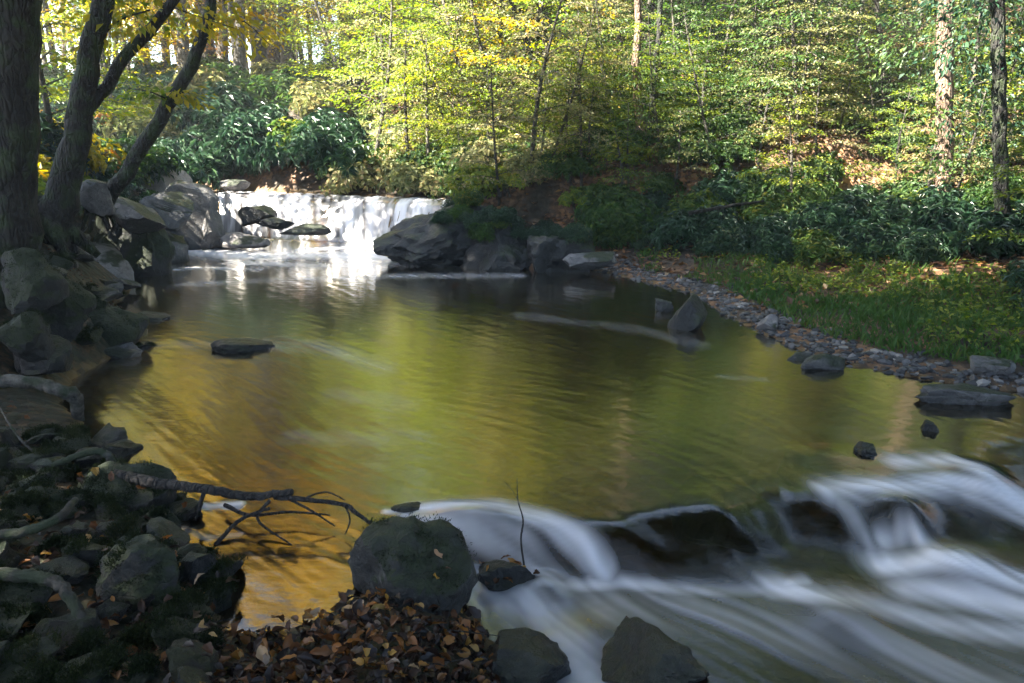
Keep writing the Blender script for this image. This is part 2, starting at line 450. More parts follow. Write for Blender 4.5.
def water_mat():
    m = NT('stream_water')
    foam = m.n('ShaderNodeAttribute', {'attribute_name': 'foam'}).outputs['Fac']
    st = m.n('ShaderNodeAttribute', {'attribute_name': 'streak'}).outputs['Fac']
    co = m.n('ShaderNodeNewGeometry').outputs['Position']
    mp = m.n('ShaderNodeMapping', Vector=co); mp.inputs['Scale'].default_value = (1, 1.6, 1)
    rip = m.noise(mp.outputs[0], 5.0, 3, .5)
    h = m.math('ADD', m.math('MULTIPLY', st, .19), m.math('MULTIPLY', rip, .55))
    nb = m.bump(h, .11, .05)
    nf = m.bump(st, .5, .03)
    fr = m.math('MULTIPLY', m.n('ShaderNodeFresnel', IOR=1.34, Normal=nb).outputs[0], 2.05, True)
    gl = m.n('ShaderNodeBsdfGlossy', Color=(1, .98, .93), Roughness=m.math('ADD', m.math('MULTIPLY', m.n('ShaderNodeAttribute', {'attribute_name': 'rapid'}).outputs['Fac'], .10), .125), Normal=nb)
    tr = m.n('ShaderNodeBsdfTransparent', Color=(.38, .24, .055))
    df = m.n('ShaderNodeBsdfDiffuse', Color=(.055, .052, .014))
    body = m.n('ShaderNodeMixShader', Fac=.07, _1=tr.outputs[0], _2=df.outputs[0])
    wat = m.n('ShaderNodeMixShader', Fac=fr, _1=body.outputs[0], _2=gl.outputs[0])
    fm = m.n('ShaderNodeBsdfPrincipled', Base__Color=(.82, .80, .82), Roughness=.6, Normal=nf)
    return m.done(m.n('ShaderNodeMixShader', Fac=foam, _1=wat.outputs[0], _2=fm.outputs[0]).outputs[0])
M['water'] = water_mat()

# ------------------------------------------------------------------ ground
def axis(pairs):
    out = []
    for a, b, st in pairs: out += list(np.arange(a, b - 1e-6, st))
    return np.array(out + [pairs[-1][1]])
gx = axis([(-160, -40, 12), (-40, -14, 1.3), (-14, -7, .3), (-7, 6.5, .085), (6.5, 14, .3), (14, 40, 1.3), (40, 160, 12)])
gy = axis([(-60, -6, 6), (-6, 1.6, .5), (1.6, 6, .06), (6, 18, .10), (18, 30, .4), (30, 60, 1.5), (60, 200, 12)])
GX, GY = np.meshgrid(gx, gy)
GZ = ground(GX, GY)
def gfast(X, Y):
    X = np.asarray(X, float); Y = np.asarray(Y, float)
    j = np.clip(np.searchsorted(gx, X) - 1, 0, len(gx) - 2); i = np.clip(np.searchsorted(gy, Y) - 1, 0, len(gy) - 2)
    a = np.clip((X - gx[j]) / (gx[j + 1] - gx[j]), 0, 1); b = np.clip((Y - gy[i]) / (gy[i + 1] - gy[i]), 0, 1)
    return (GZ[i, j] * (1 - a) + GZ[i, j + 1] * a) * (1 - b) + (GZ[i + 1, j] * (1 - a) + GZ[i + 1, j + 1] * a) * b
d_out = seg_dist(GX, GY, OUT); in_out = inside(GX, GY, OUT)
nx, ny = len(gx), len(gy)
idx = np.arange(nx * ny).reshape(ny, nx)
Q = np.stack([idx[:-1, :-1], idx[:-1, 1:], idx[1:, 1:], idx[1:, :-1]], -1).reshape(-1, 4)
bed = np.clip(np.where(in_out, 1, 1 - d_out / .04), 0, 1)
cxl = np.interp(GY, cl_y, cl_x)
mossm = sstep(.5, -.5, GX - cxl) * sstep(3.4, 4.5, GY) * sstep(18, 13, GY) * .9
mossm = np.maximum(mossm, sstep(-1.2, -2.0, GX) * sstep(18, 13, GY))
mossm = np.maximum(mossm, sstep(5, 4.4, GY) * sstep(1.5, .5, GX))
g = obj('ground', mesh_np('ground', np.stack([GX, GY, GZ], -1).reshape(-1, 3), Q, M['ground'], True, {'bed': bed.ravel(), 'moss': mossm.ravel()}))
tag(g, 'forest floor, banks and streambed', kind='structure')

# ------------------------------------------------------------------ water: flow field, streaks, foam
wx_ = np.arange(-9, 12, .05); wy_ = np.arange(2, 24, .05)
WZ_ = wsurf(*np.meshgrid(wx_, wy_))
def wfast(X, Y):
    return WZ_[np.clip(((np.asarray(Y) - 2) / .05).astype(int), 0, len(wy_) - 1), np.clip(((np.asarray(X) + 9) / .05).astype(int), 0, len(wx_) - 1)]
def wpix(px, py): return hit(px, py, wfast, 2.2, 23)
def dirs():
    L = [(300, 260, 10, 6), (380, 255, 20, 3), (200, 280, 12, 4), (330, 300, 12, 6), (450, 290, 20, 5), (600, 300, 24, 5), (250, 330, 16, 3), (180, 360, 14, 6),
         (340, 360, 18, 8), (260, 420, 10, 9), (180, 460, 8, 8), (340, 440, 16, 6), (430, 400, 20, 4), (520, 390, 22, 3), (650, 340, 22, 9), (760, 380, 22, 6),
         (880, 400, 20, 8), (560, 440, 24, 6), (680, 440, 24, 8), (300, 540, 8, 4), (420, 480, 20, 6), (540, 480, 20, 9), (650, 490, 18, 10), (440, 510, 18, -2),
         (500, 510, 16, 4), (560, 535, 14, 12), (600, 570, 8, 14), (480, 545, 14, 12), (540, 590, 14, 14), (500, 620, 6, 16), (600, 620, 16, 12), (700, 600, 20, 6),
         (800, 610, 20, 9), (900, 630, 20, 9), (1000, 650, 20, 9), (730, 540, 12, 14), (780, 510, 6, 16), (800, 560, 8, 16), (840, 520, 5, 18), (870, 550, 5, 18),
         (860, 490, 20, 1), (940, 490, 20, 5), (1000, 510, 18, 8), (940, 460, 18, 8), (1000, 480, 14, 12), (905, 540, -2, 18), (940, 550, 8, 14), (940, 575, 20, 4), (1000, 590, 20, 6), (820, 440, 18, 10)]
    out = []
    for px, py, dx, dy in L:
        a = wpix(px, py); b = wpix(px + dx, py + dy)
        v = b[:2] - a[:2]; out.append((*a[:2], *(v / (np.linalg.norm(v) + 1e-9))))
    out += [(-4, 15.6, .25, -1), (-3.2, 16, .1, -1), (-2.2, 15.8, -.35, -.9), (-4.6, 17, .1, -1), (-6, 20, .2, -1)]
    return np.array(out)
DV = dirs()
def flow(X, Y):
    u = np.zeros(X.shape); v = np.zeros(X.shape)
    for a, b, c, d in DV:
        w = 1 / ((X - a) ** 2 + (Y - b) ** 2 + .02) ** 1.5
        u += w * c; v += w * d
    l = np.hypot(u, v) + 1e-9
    return u / l, v / l

def lic(step, blur, half, seed, x0=-6.6, x1=6.6, y0=2.2, y1=17.6):
    xs = np.arange(x0, x1, step); ys = np.arange(y0, y1, step)
    X, Y = np.meshgrid(xs, ys)
    # flow on a coarse grid then stretched out
    cs = max(1, int(.06 / step))
    u, v = flow(X[::cs, ::cs], Y[::cs, ::cs])
    ii = np.clip(np.arange(len(ys)) // cs, 0, u.shape[0] - 1); jj = np.clip(np.arange(len(xs)) // cs, 0, u.shape[1] - 1)
    fi = np.clip(np.arange(len(ys)) / cs - ii, 0, 1)[:, None]; fj = np.clip(np.arange(len(xs)) / cs - jj, 0, 1)[None, :]
    i2 = np.clip(ii + 1, 0, u.shape[0] - 1); j2 = np.clip(jj + 1, 0, u.shape[1] - 1)
    up_ = lambda q: (q[np.ix_(ii, jj)] * (1 - fj) + q[np.ix_(ii, j2)] * fj) * (1 - fi) + (q[np.ix_(i2, jj)] * (1 - fj) + q[np.ix_(i2, j2)] * fj) * fi
    u, v = up_(u), up_(v)
    n = np.random.default_rng(seed).random(X.shape).astype(np.float32)
    for _ in range(blur):
        n = (n + np.roll(n, 1, 0) + np.roll(n, -1, 0)) / 3; n = (n + np.roll(n, 1, 1) + np.roll(n, -1, 1)) / 3
    acc = n.copy()
    for sgn in (1, -1):
        pi = np.arange(len(ys), dtype=np.float32)[:, None] + np.zeros(X.shape, np.float32)
        pj = np.arange(len(xs), dtype=np.float32)[None, :] + np.zeros(X.shape, np.float32)
        for k in range(half):
            a = np.clip(pi.astype(np.int32), 0, len(ys) - 1); b = np.clip(pj.astype(np.int32), 0, len(xs) - 1)
            pj = pj + sgn * u[a, b]; pi = pi + sgn * v[a, b]
            a = np.clip(pi.astype(np.int32), 0, len(ys) - 1); b = np.clip(pj.astype(np.int32), 0, len(xs) - 1)
            acc += n[a, b] * (1 - k / half)
    for _ in range(3): acc = (acc + np.roll(acc, 1, 0) + np.roll(acc, 1, 1)) / 3
    acc = (acc - acc.mean()) / acc.std()
    def f(x, y):
        fi = np.clip((y - y0) / step, 0, len(ys) - 1.01); fj = np.clip((x - x0) / step, 0, len(xs) - 1.01)
        i = fi.astype(int); j = fj.astype(int); a = fi - i; b = fj - j
        return (acc[i, j] * (1 - b) + acc[i, j + 1] * b) * (1 - a) + (acc[i + 1, j] * (1 - b) + acc[i + 1, j + 1] * b) * a
    return f
lic_f = lic(.014, 1, 34, 1)
lic_c = lic(.04, 1, 22, 2)

us = np.concatenate([np.arange(-1.3, -.72, .04), np.arange(-.72, .76, .0036), np.arange(.76, 2.2, .04)])
ysr = 2.2 * np.exp(np.arange(0, math.log(27 / 2.2), .0052))
U, YY = np.meshgrid(us, ysr)
XX = U * YY
ZZ = wsurf(XX, YY)
TG = gfast(XX, YY)
sf = lic_f(XX, YY); scs = lic_c(XX, YY)
streak = np.clip(.5 + .16 * sf + .14 * scs, 0, 1)

foam = np.zeros(XX.shape)
def stroke(pts, wpx, inten, soft=1.2):
    global foam
    P = np.array([wpix(*p)[:2] for p in pts])
    dpt = P[:, 1].mean()
    w = wpx * dpt / FPX
    yext = max(w * 1.2, .03)
    # widths measured across the picture are stretched in depth at grazing view
    k = 1.1 + dpt * .13
    w = w * .8
    d = seg_dist(XX, YY / k, [(a, b / k) for a, b in P], closed=False)
    foam = np.maximum(foam, inten * np.exp(-(d / w) ** 2 * soft))
ST = [([(408, 512), (450, 505), (500, 505), (545, 520), (580, 545), (606, 577)], 15, .66),
      ([(425, 520), (470, 528), (520, 555), (560, 583)], 20, .5),
      ([(474, 590), (510, 592), (560, 620), (590, 690)], 40, .48),
      ([(540, 583), (620, 584), (700, 592), (770, 591), (806, 582)], 12, .58),
      ([(770, 590), (850, 598), (930, 622), (1040, 640)], 24, .7),
      ([(832, 492), (850, 512), (866, 540), (882, 562)], 15, .4),
      ([(826, 489), (880, 486), (950, 484), (1040, 520)], 18, .72),
      ([(895, 462), (950, 460), (1000, 485), (1050, 520)], 18, .72),
      ([(880, 566), (930, 560), (985, 568), (1050, 590)], 24, .9),
      ([(905, 590), (980, 600), (1050, 615)], 28, .7),
      ([(884, 542), (908, 536), (938, 548)], 17, .5),
      ([(600, 605), (750, 612), (900, 655), (1040, 690)], 60, .24),
      ([(130, 347), (180, 344), (212, 346)], 10, .14), ([(268, 344), (320, 347), (385, 368)], 16, .13), ([(290, 437), (350, 438), (420, 436)], 18, .07),
      ([(330, 395), (370, 398), (410, 405)], 18, .07), ([(520, 316), (580, 322), (640, 330), (700, 345)], 12, .08), ([(720, 377), (765, 380)], 6, .09),  # long stroke on the right of the pool paints glints in foam white
      ([(165, 512), (200, 507), (240, 505)], 6, .75), ([(180, 530), (205, 538), (240, 535)], 5, .3), ([(385, 512), (430, 509)], 5, .8),
      ([(130, 318), (165, 319)], 5, .3), ([(190, 250), (240, 256), (330, 256), (400, 256)], 14, .8), ([(230, 262), (330, 266), (430, 262)], 9, .5),
      ([(180, 285), (280, 280), (420, 276), (520, 276)], 8, .2), ([(400, 252), (450, 262), (520, 268)], 4, .4), ([(150, 272), (200, 268), (260, 270)], 6, .35),
      ([(300, 250), (370, 246)], 6, 1.0)]
for s in ST: stroke(*s)
ft = np.clip(ZZ / TOP, 0, 1) * (YY > 13)
fallf = sstep(.02, .12, ft) * (1 - .85 * sstep(.90, .99, ft)) * np.clip(.60 + .24 * scs + .22 * sf, .1, .95)
foam = np.where(YY > 13, np.maximum(foam, fallf * .98), foam)
stn = np.clip(.5 + .28 * sf + .2 * scs, 0, 1)
stn2 = np.clip(.5 + .18 * sf + .15 * scs, 0, 1)
lowf = sstep(.5, .15, foam)
stn2 = stn2 * (1 - lowf) + stn * lowf
foam = np.clip(foam * (.45 + .95 * stn2) + .55 * foam * np.clip(foam - .6, 0, 1), 0, .97)
foam = np.where(foam < .02, 0, foam)
slope_amp = np.where((YY > 14) & (ft > .03) & (ft < .97), .010, .004)
ZZ = ZZ + slope_amp * (.6 * sf + .4 * scs) * np.clip(foam * 1.5, 0, 1) + .0005 * sf

ny, nx = XX.shape
idx = np.arange(nx * ny).reshape(ny, nx)
Q = np.stack([idx[:-1, :-1], idx[:-1, 1:], idx[1:, 1:], idx[1:, :-1]], -1).reshape(-1, 4)
VW = np.stack([XX, YY, ZZ], -1).reshape(-1, 3)
rapid = sstep(-.01, -.06, ZZ) * (YY < 8)
low = (TG < ZZ + .12).ravel()
dO = np.where(inside(XX, YY, OUT), 0, seg_dist(XX, YY, OUT)).ravel()
ok = low & (dO < .45)
q_ok = ok[Q].any(1)
qy = VW[Q[:, 0], 1]; qz = ZZ.ravel()[Q].mean(1)
isfall = (qy > 14) & (qz > .035) & (qz < .985)
def sub(mask):
    q = Q[mask]; u, inv = np.unique(q, return_inverse=True)
    return u, inv.reshape(q.shape)
for nm, mask in (('water', q_ok & ~isfall), ('waterfall', q_ok & isfall)):
    u, q = sub(mask)
    o = obj(nm, mesh_np(nm, VW[u], q, M['water'], True, {'foam': foam.ravel()[u], 'streak': streak.ravel()[u], 'rapid': rapid.ravel()[u]}))
    if nm == 'water': tag(o, 'olive and golden stream water with silky white rapids', kind='structure')
    else: tag(o, 'white silky waterfall spilling over low rock ledges at head of pool', 'waterfall')

# ------------------------------------------------------------------ rocks
_ico = {}
def ico(sub):
    if sub not in _ico:
        import bmesh
        bm = bmesh.new(); bmesh.ops.create_icosphere(bm, subdivisions=sub, radius=1)
        _ico[sub] = (np.array([v.co[:] for v in bm.verts]), np.array([[v.index for v in f.verts] for f in bm.faces])); bm.free()
    return _ico[sub]

def rock_mesh(name, mat, size, seed, cuts=9, lump=.18, sub=4, smooth=True, keep=.78, box=1.):
    V, F = ico(sub); V = V.copy()
    rg = np.random.default_rng(seed)
    off = Vector(rg.random(3) * 50)
    if box < 1:
        V = np.sign(V) * np.abs(V) ** box; V /= np.abs(V).max()
        V += .25 * np.outer(V[:, 2], rg.normal(size=3) * [1, 1, 0]) * .8
    for i in range(cuts):
        n = rg.normal(size=3); n /= np.linalg.norm(n)
        d = keep * (.72 + .38 * rg.random())
        e = np.maximum(V @ n - d, 0)
        V -= np.outer(e * .96, n)
    disp = np.array([mnoise.fractal(Vector(v * 1.3) + off, 1.0, 2.0, 5) for v in V])
    fine = np.array([mnoise.noise(Vector(v * 7) + off) for v in V])
    ridge = np.array([mnoise.ridged_multi_fractal(Vector(v * 2.2) + off, .9, 2.1, 4, 1.0, 2.0) for v in V])
    V = V * (1 + lump * disp + .03 * fine + .05 * (ridge - 1.2))[:, None]
    V /= np.abs(V).max(0)
    V *= np.array(size) * .5
    me = mesh_np(name, V, F, mat, smooth)
    me.set_sharp_from_angle(angle=R(24))
    return me

SEED = [100]
def rock(name, px, py, w, h, base, mat, label, cat='rock', depth=1.0, rz=0, cuts=9, lump=.18, tilt=(0, 0), sub=4, group=None, sink=.5, keep=.78, grow=1.0, box=None):
    """px,py: middle of the rock in the photograph; base: height of what it stands on"""
    SEED[0] += 1
    p = at_z(px, py + h / 2, base) if np.isscalar(base) else at_y(px, py + h / 2, base[0])
    sc = (p[1] * CP + (CAMZ - p[2]) * SP) / FPX
    W, H = w * sc * grow, h * sc * grow
    H2 = H * (1 + sink)
    D = W * depth
    me = rock_mesh(name, M[mat], (W, D, H2), SEED[0], cuts, lump, sub, keep=keep, box=box if box else (1. if 'boulder' in mat or (sub == 5 and 'outcrop' in name) else .68 if 'moss' not in mat else .85))
    o = obj(name, me)
    o.location = (p[0], p[1] + D * .30, p[2] + H - H2 * .5)
    o.rotation_euler = (tilt[0], tilt[1], rz)
    return tag(o, label, cat, group)

# around the fall and up the left bank
rock('boulder', 182, 208, 56, 50, (15.0,), 'rock', 'large grey angular boulder beside the left edge of the waterfall', 'boulder', .8, .4, 7, .08, (0, .22), keep=.85, box=.45)
rock('rock_slab', 150, 176, 66, 26, (16.0,), 'rockpale', 'pale flat topped slab above the big angular boulder', 'rock slab', 1.1, .2, 10, .1)
rock('rock', 209, 238, 46, 16, .02, 'rock', 'small grey rock at the foot of the fall left of the white water', 'rock', .9, .3)
rock('rock', 160, 242, 56, 38, .02, 'rock', 'grey rock at waterline below the big angular boulder', 'rock', .9, 1.0)
rock('boulder', 124, 240, 84, 72, .02, 'rockmoss', 'mossy dark boulder on the left bank between pale slabs', 'boulder', .9, .3, 8, .3, box=1.)
rock('rock', 212, 222, 32, 36, (15.0,), 'rock', 'upright grey rock between the angular boulder and the white water', 'rock', .9, .7, 8, .1, box=.5)
rock('rock_slab', 156, 205, 60, 26, (13.5,), 'rock', 'layered grey slab stepping down left of the angular boulder', 'rock slab', 1.0, .3, 8, .1, (.1, .2), box=.45)
rock('rock_slab', 118, 212, 70, 22, (11.5,), 'rock', 'tilted grey slab on top of the mossy left bank boulder', 'rock slab', 1.2, .6, 10, .1, (0, .35))
rock('rock_slab', 86, 262, 62, 30, .12, 'rockpale', 'pale flat slab sloping to the water on the left bank', 'rock slab', 1.6, .5, 10, .08, (.15, .25))
rock('rock', 98, 277, 34, 12, .0, 'rockpale', 'small pale stone in the water below the sloping slab', 'rock', .9)
rock('rock', 76, 287, 40, 18, .05, 'rockmoss', 'low mossy stone under the pale sloping slab', 'rock', .9)
rock('rock_slab', 90, 190, 46, 24, (10.2,), 'rock', 'dark tilted slab between the two leaning trunks', 'rock slab', .9, .4, 9, .1, (0, .5))
rock('boulder', 100, 330, 76, 44, .0, 'rockmoss', 'round mossy boulder at the water on the left bank', 'boulder', .9, .2, 6, .15)
rock('rock', 112, 353, 54, 16, -.03, 'rock', 'flat grey stone at foot of the round mossy boulder', 'rock', .7)
rock('rock', 36, 352, 62, 34, .25, 'rockdark', 'dark wet rock left of the round mossy boulder', 'rock', 1)
rock('rock', 14, 330, 60, 40, .5, 'rockmoss', 'mossy rock at left edge of the photo above the root', 'rock', 1)
rock('rock', 145, 318, 46, 8, -.02, 'rock', 'thin grey stone just breaking the water beside the mossy boulder', 'rock', .5)
rock('boulder', 48, 298, 70, 50, .5, 'rockmoss', 'dark mossy boulder on the bank below the leaning trunks', 'boulder', 1, .7)
rock('boulder', 20, 275, 70, 50, .8, 'rockmoss', 'dark mossy boulder at the foot of the thickest trunk', 'boulder', 1, .2)
rock('rock', 240, 347, 66, 15, -.03, 'rockdark', 'low black rock standing alone in the pool', 'rock', .6, .05, 4, .22, box=1., keep=.9)
rock('rock_ledge', 254, 212, 42, 15, (15.75,), 'rockdark', 'dark blue rock ledge showing through the middle of the fall', 'rock ledge', .7)
rock('rock_ledge', 305, 229, 60, 9, (15.35,), 'rockdark', 'flat dark ledge at the foot of the fall', 'rock ledge', .5, -.1, 7, .1)
rock('rock_ledge', 243, 239, 50, 11, (15.0,), 'rockpale', 'pale flat ledge left of the flat dark ledge', 'rock ledge', .6, .1, 7, .1)
rock('rock_ledge', 276, 222, 34, 9, (15.5,), 'rockdark', 'dark step under the dark blue ledge in the fall', 'rock ledge', .6)
rock('rock', 232, 184, 34, 8, (17.2,), 'rock', 'small rock on the lip at the top of the fall', 'rock', .8)
rock('rock', 365, 187, 20, 6, (17.2,), 'rockdark', 'small dark rock in the water above the fall', 'rock', .8)
# right bank
rock('rock_outcrop', 432, 232, 130, 36, (13.0,), 'rockdark', 'dark wet outcrop with a pointed toe right of the waterfall', 'rock outcrop', .6, .15, 6, .32, (0, -.20), 5, sink=.8)
rock('rock_outcrop', 468, 220, 74, 42, (13.5,), 'rockdark', 'dark humped rock behind the pointed toe of the outcrop', 'rock outcrop', .8, .5, 9, .25, (0, .0), 5, sink=1.0)
rock('rock_outcrop', 502, 238, 86, 44, (12.6,), 'rockdark', 'dark broken rock in the middle of the right hand outcrop', 'rock outcrop', .6, -.2, 9, .28, (0, 0), 5, sink=1.0)
rock('rock_outcrop', 556, 238, 84, 44, (12.4,), 'rockdark', 'dark rock at the right end of the outcrop under the shrubs', 'rock outcrop', .6, .1, 9, .28, (0, .0), 5, sink=1.0)
rock('rock', 598, 258, 70, 14, (12.0,), 'rock', 'low grey ledge at the waterline under the shrubs', 'rock', .5)
rock('rock', 691, 314, 46, 34, .0, 'rockdark', 'dark upright rock at the water where the gravel begins', 'rock', .8, .4, 12, .08, keep=.68)
rock('rock', 666, 305, 22, 12, .0, 'rockdark', 'small dark stone left of the upright rock', 'rock', .8)
rock('rock', 771, 323, 28, 15, .03, 'rockpale', 'pale angular stone on the gravel strip', 'rock', .8, .3, 12, .06, keep=.68)
rock('rock', 826, 362, 50, 18, -.02, 'rock', 'flat wedge shaped rock in shallow water off the gravel', 'rock', .7, .15, 10, .08, (0, -.12))
rock('rock', 800, 359, 30, 8, -.02, 'rock', 'thin stone touching the wedge shaped rock', 'rock', .7)
rock('rock', 822, 351, 14, 6, .0, 'rockpale', 'tiny pale stone behind the wedge shaped rock', 'rock', .7)
rock('rock', 978, 398, 116, 19, -.02, 'rock', 'long low grey rock at the right edge of the pool', 'rock', .45, .03, 8, .2, (0, 0), 5, box=.9)
rock('rock', 931, 427, 20, 15, -.02, 'rockdark', 'small dark rock above the right hand rapid', 'rock', .9, .4, 7, .25, box=1.)
rock('rock', 868, 452, 32, 15, -.03, 'rockdark', 'sharp black rock splitting the current above the rapid', 'rock', .9, .6, 7, .25, keep=.7, box=1.)
rock('rock', 1000, 366, 44, 14, .08, 'rock', 'grey rock behind the long low rock', 'rock', .8)
# hidden under the water
rock('rock', 735, 545, 120, 80, (4.35,), 'rockbrown', 'brown rock under smooth water in the rapid', 'rock', 1.0, .2, 5, .12, sink=.1, grow=.95).location.z = -.25
rock('rock', 820, 470, 90, 30, -.2, 'rockbrown', 'brown rock under the water above the sharp black rock', 'rock', .9, .1, 5, .12)
rock('rock', 900, 530, 70, 50, (4.5,), 'rockdark', 'dark rock behind the thin curtain of water', 'rock', .7, .2, 6, .12).location.z = -.24
# foreground
rock('boulder', 406, 572, 142, 82, -.04, 'rockboulder', 'round mossy boulder standing between calm water and rapid', 'boulder', .85, .15, 4, .12, (0, .04), 5, keep=.95, box=1.)
rock('rock', 520, 677, 112, 42, DROP, 'rockdark', 'dark wet rock at the bottom edge below the round boulder', 'rock', .8, .2, 9, .12, (0, 0), 5)
rock('rock', 662, 672, 120, 44, DROP, 'rockdark', 'dark wet rock with a leaf on it standing in the rapid', 'rock', .8, -.4, 10, .12, (0, .15), 5)
rock('rock', 410, 510, 44, 11, -.03, 'rockdark', 'thin dark rock at the lip behind the round boulder', 'rock', .6, .1)
rock('rock', 506, 573, 62, 15, -.13, 'rockdark', 'leaf covered stone in the rapid right of the round boulder', 'rock', .6, -.1, sink=1.2)
rock('rock', 192, 574, 54, 40, .0, 'rockdark', 'pointed dark rock at the edge of the amber shallows', 'rock', .8, .6, 11, .1, keep=.7)
rock('boulder', 112, 492, 112, 58, .0, 'rockmoss', 'mossy boulder the broken branch leans on', 'boulder', .8, .2, 6, .16, (0, 0), 5)
rock('boulder', 140, 578, 96, 74, .05, 'rockmoss', 'large mossy boulder left of the pointed dark rock', 'boulder', .8, .3, 7, .16, (0, 0), 5)
rock('rock', 105, 530, 60, 30, (3.75,), 'rock', 'grey lichen spotted stone between the two mossy boulders', 'rock', .9, .3, 9, .1)
rock('boulder', 40, 520, 84, 60, (3.75,), 'rockmoss', 'mossy boulder at the left edge under the bleached root', 'boulder', .9, .5, 7, .16, (0, 0), 5)
rock('boulder', 34, 612, 110, 80, (3.05,), 'rockmoss', 'dark mossy boulder in the bottom left corner', 'boulder', .8, .1, 7, .16, (0, 0), 5)
rock('rock', 92, 640, 50, 34, (3.0,), 'rockdark', 'dark rock beside the bottom left mossy boulder', 'rock', .9, .3)
rock('rock', 36, 470, 50, 24, .1, 'rockdark', 'dark rock under the arched root', 'rock', .9, .2)

# smaller rubble of the left bank
protos = [rock_mesh('rubble', M['rock'], (1, .9, .65), 500 + i, 9, .12, 3, keep=.74, box=.6) for i in range(5)]
spots = []
for k in range(400):
    px, py = (random.uniform(20, 215), random.uniform(170, 320)) if k % 2 else (random.uniform(40, 150), random.uniform(240, 360))
    p = hit(px, py, ground)
    if len(spots) < 100 and p[2] > wlevel(p[0], p[1]) - .05 and 4.8 < p[1] < 17 and seg_dist(p[0:1], p[1:2], OUT)[0] < 1.6:
        if all((p[0] - s[0]) ** 2 + (p[1] - s[1]) ** 2 > .06 for s in spots): spots.append(p)
for i, p in enumerate(spots):
    o = obj('bank_stone', protos[i % 5]); s = random.uniform(.16, .5)
    o.location = (p[0], p[1], p[2] + .1 * s); o.scale = (s, s * random.uniform(.7, 1.2), s * random.uniform(.5, .9)); o.rotation_euler = (random.uniform(-.4, .4), random.uniform(-.4, .4), random.uniform(0, 6))
    o.material_slots[0].link = 'OBJECT'; o.material_slots[0].material = M[random.choice(['rock', 'rockmoss', 'rockmoss', 'rockdark'])]
    tag(o, 'small jumbled stone among the boulders of the left bank', 'stone', 'jumbled stones on the left bank')

spots = []
for k in range(900):
    px, py = random.uniform(-30, 215), random.uniform(440, 700)
    p = hit(px, py, gfast, 2.0, 9)
    if len(spots) < 75 and p[2] > wlevel(p[0], p[1]) - .06 and p[0] < -.9 and all((p[0] - q[0]) ** 2 + (p[1] - q[1]) ** 2 > .022 for q in spots): spots.append(p)
mprotos = [rock_mesh('rubble', M['rockmoss'], (1, .9, .7), 600 + i, 9, .2, 4, keep=.74, box=.7) for i in range(5)]
for i, p in enumerate(spots):
    o = obj('mossy_stone', mprotos[i % 5]); s = random.uniform(.09, .32)
    o.location = (p[0], p[1], p[2] + .12 * s); o.scale = (s, s * random.uniform(.7, 1.2), s * random.uniform(.6, 1.0)); o.rotation_euler = (random.uniform(-.4, .4), random.uniform(-.4, .4), random.uniform(0, 6))
    o.material_slots[0].link = 'OBJECT'; o.material_slots[0].material = M[random.choice(['rockmoss', 'rockmoss', 'rockmoss', 'rockdark', 'rockdark'])]
    tag(o, 'small mossy stone in the dark jumble of the left foreground', 'stone', 'mossy stones of the left foreground')
# short moss growing on the near boulders
def moss_on(o, n, ln=.013, zmin=.15):
    me = o.data; k = len(me.vertices)
    V = np.empty(k * 3, np.float32); me.vertices.foreach_get('co', V); V = V.reshape(-1, 3)
    Nn = np.empty(k * 3, np.float32); me.vertices.foreach_get('normal', Nn); Nn = Nn.reshape(-1, 3)
    sc = np.array(o.scale)
    nz = np.array([mnoise.noise(Vector(v * sc * 11) + Vector((o.location))) for v in V])
    w = np.where((Nn[:, 2] > zmin) & (nz > .02), Nn[:, 2], 0)
    if w.sum() <= 0: return
    i = RNG.choice(k, n, p=w / w.sum())
    P = V[i] * sc + RNG.normal(0, .012, (n, 3)); ax = Nn[i] + RNG.normal(0, .5, (n, 3)) + [0, 0, .3]
    Vv, F, t = leaf_arrays(P, ax, RNG.normal(size=(n, 3)), ln * (.5 + RNG.random(n)), .28, None, .1, .3)
    c = obj('moss', mesh_np('moss', Vv / sc, F, M['moss'], False, {'tint': t}), o); c['kind'] = 'stuff'
for o in list(COL.objects):
    if o.type == 'MESH' and o.get('category') in ('boulder', 'stone', 'rock') and o.data.materials and o.location.y < 11 and o.location.x < -.9 and o.material_slots[0].material == M['rockmoss']:
        moss_on(o, int(2600 * min(1, max(o.dimensions) / .35) * (1 if o.location.y < 5.2 else .8)))
    elif o.get('label', '').startswith('round mossy boulder standing'): moss_on(o, 1500, .012, .5)

# ------------------------------------------------------------------ foliage prototypes
def fol_points_clumps(nc, per, ell, flat, cr, seed, shell=.55):
    rg = np.random.default_rng(seed)
    d = norm(rg.normal(size=(nc, 3))); r = shell + (1 - shell) * rg.random(nc) ** .6
    C = d * r[:, None] * np.array(ell)
    sz = cr * (.6 + .8 * rg.random(nc))
    P = np.repeat(C, per, 0) + rg.normal(size=(nc * per, 3)) * np.repeat(sz, per)[:, None] * np.array([1, 1, flat])
    return P, rg, C

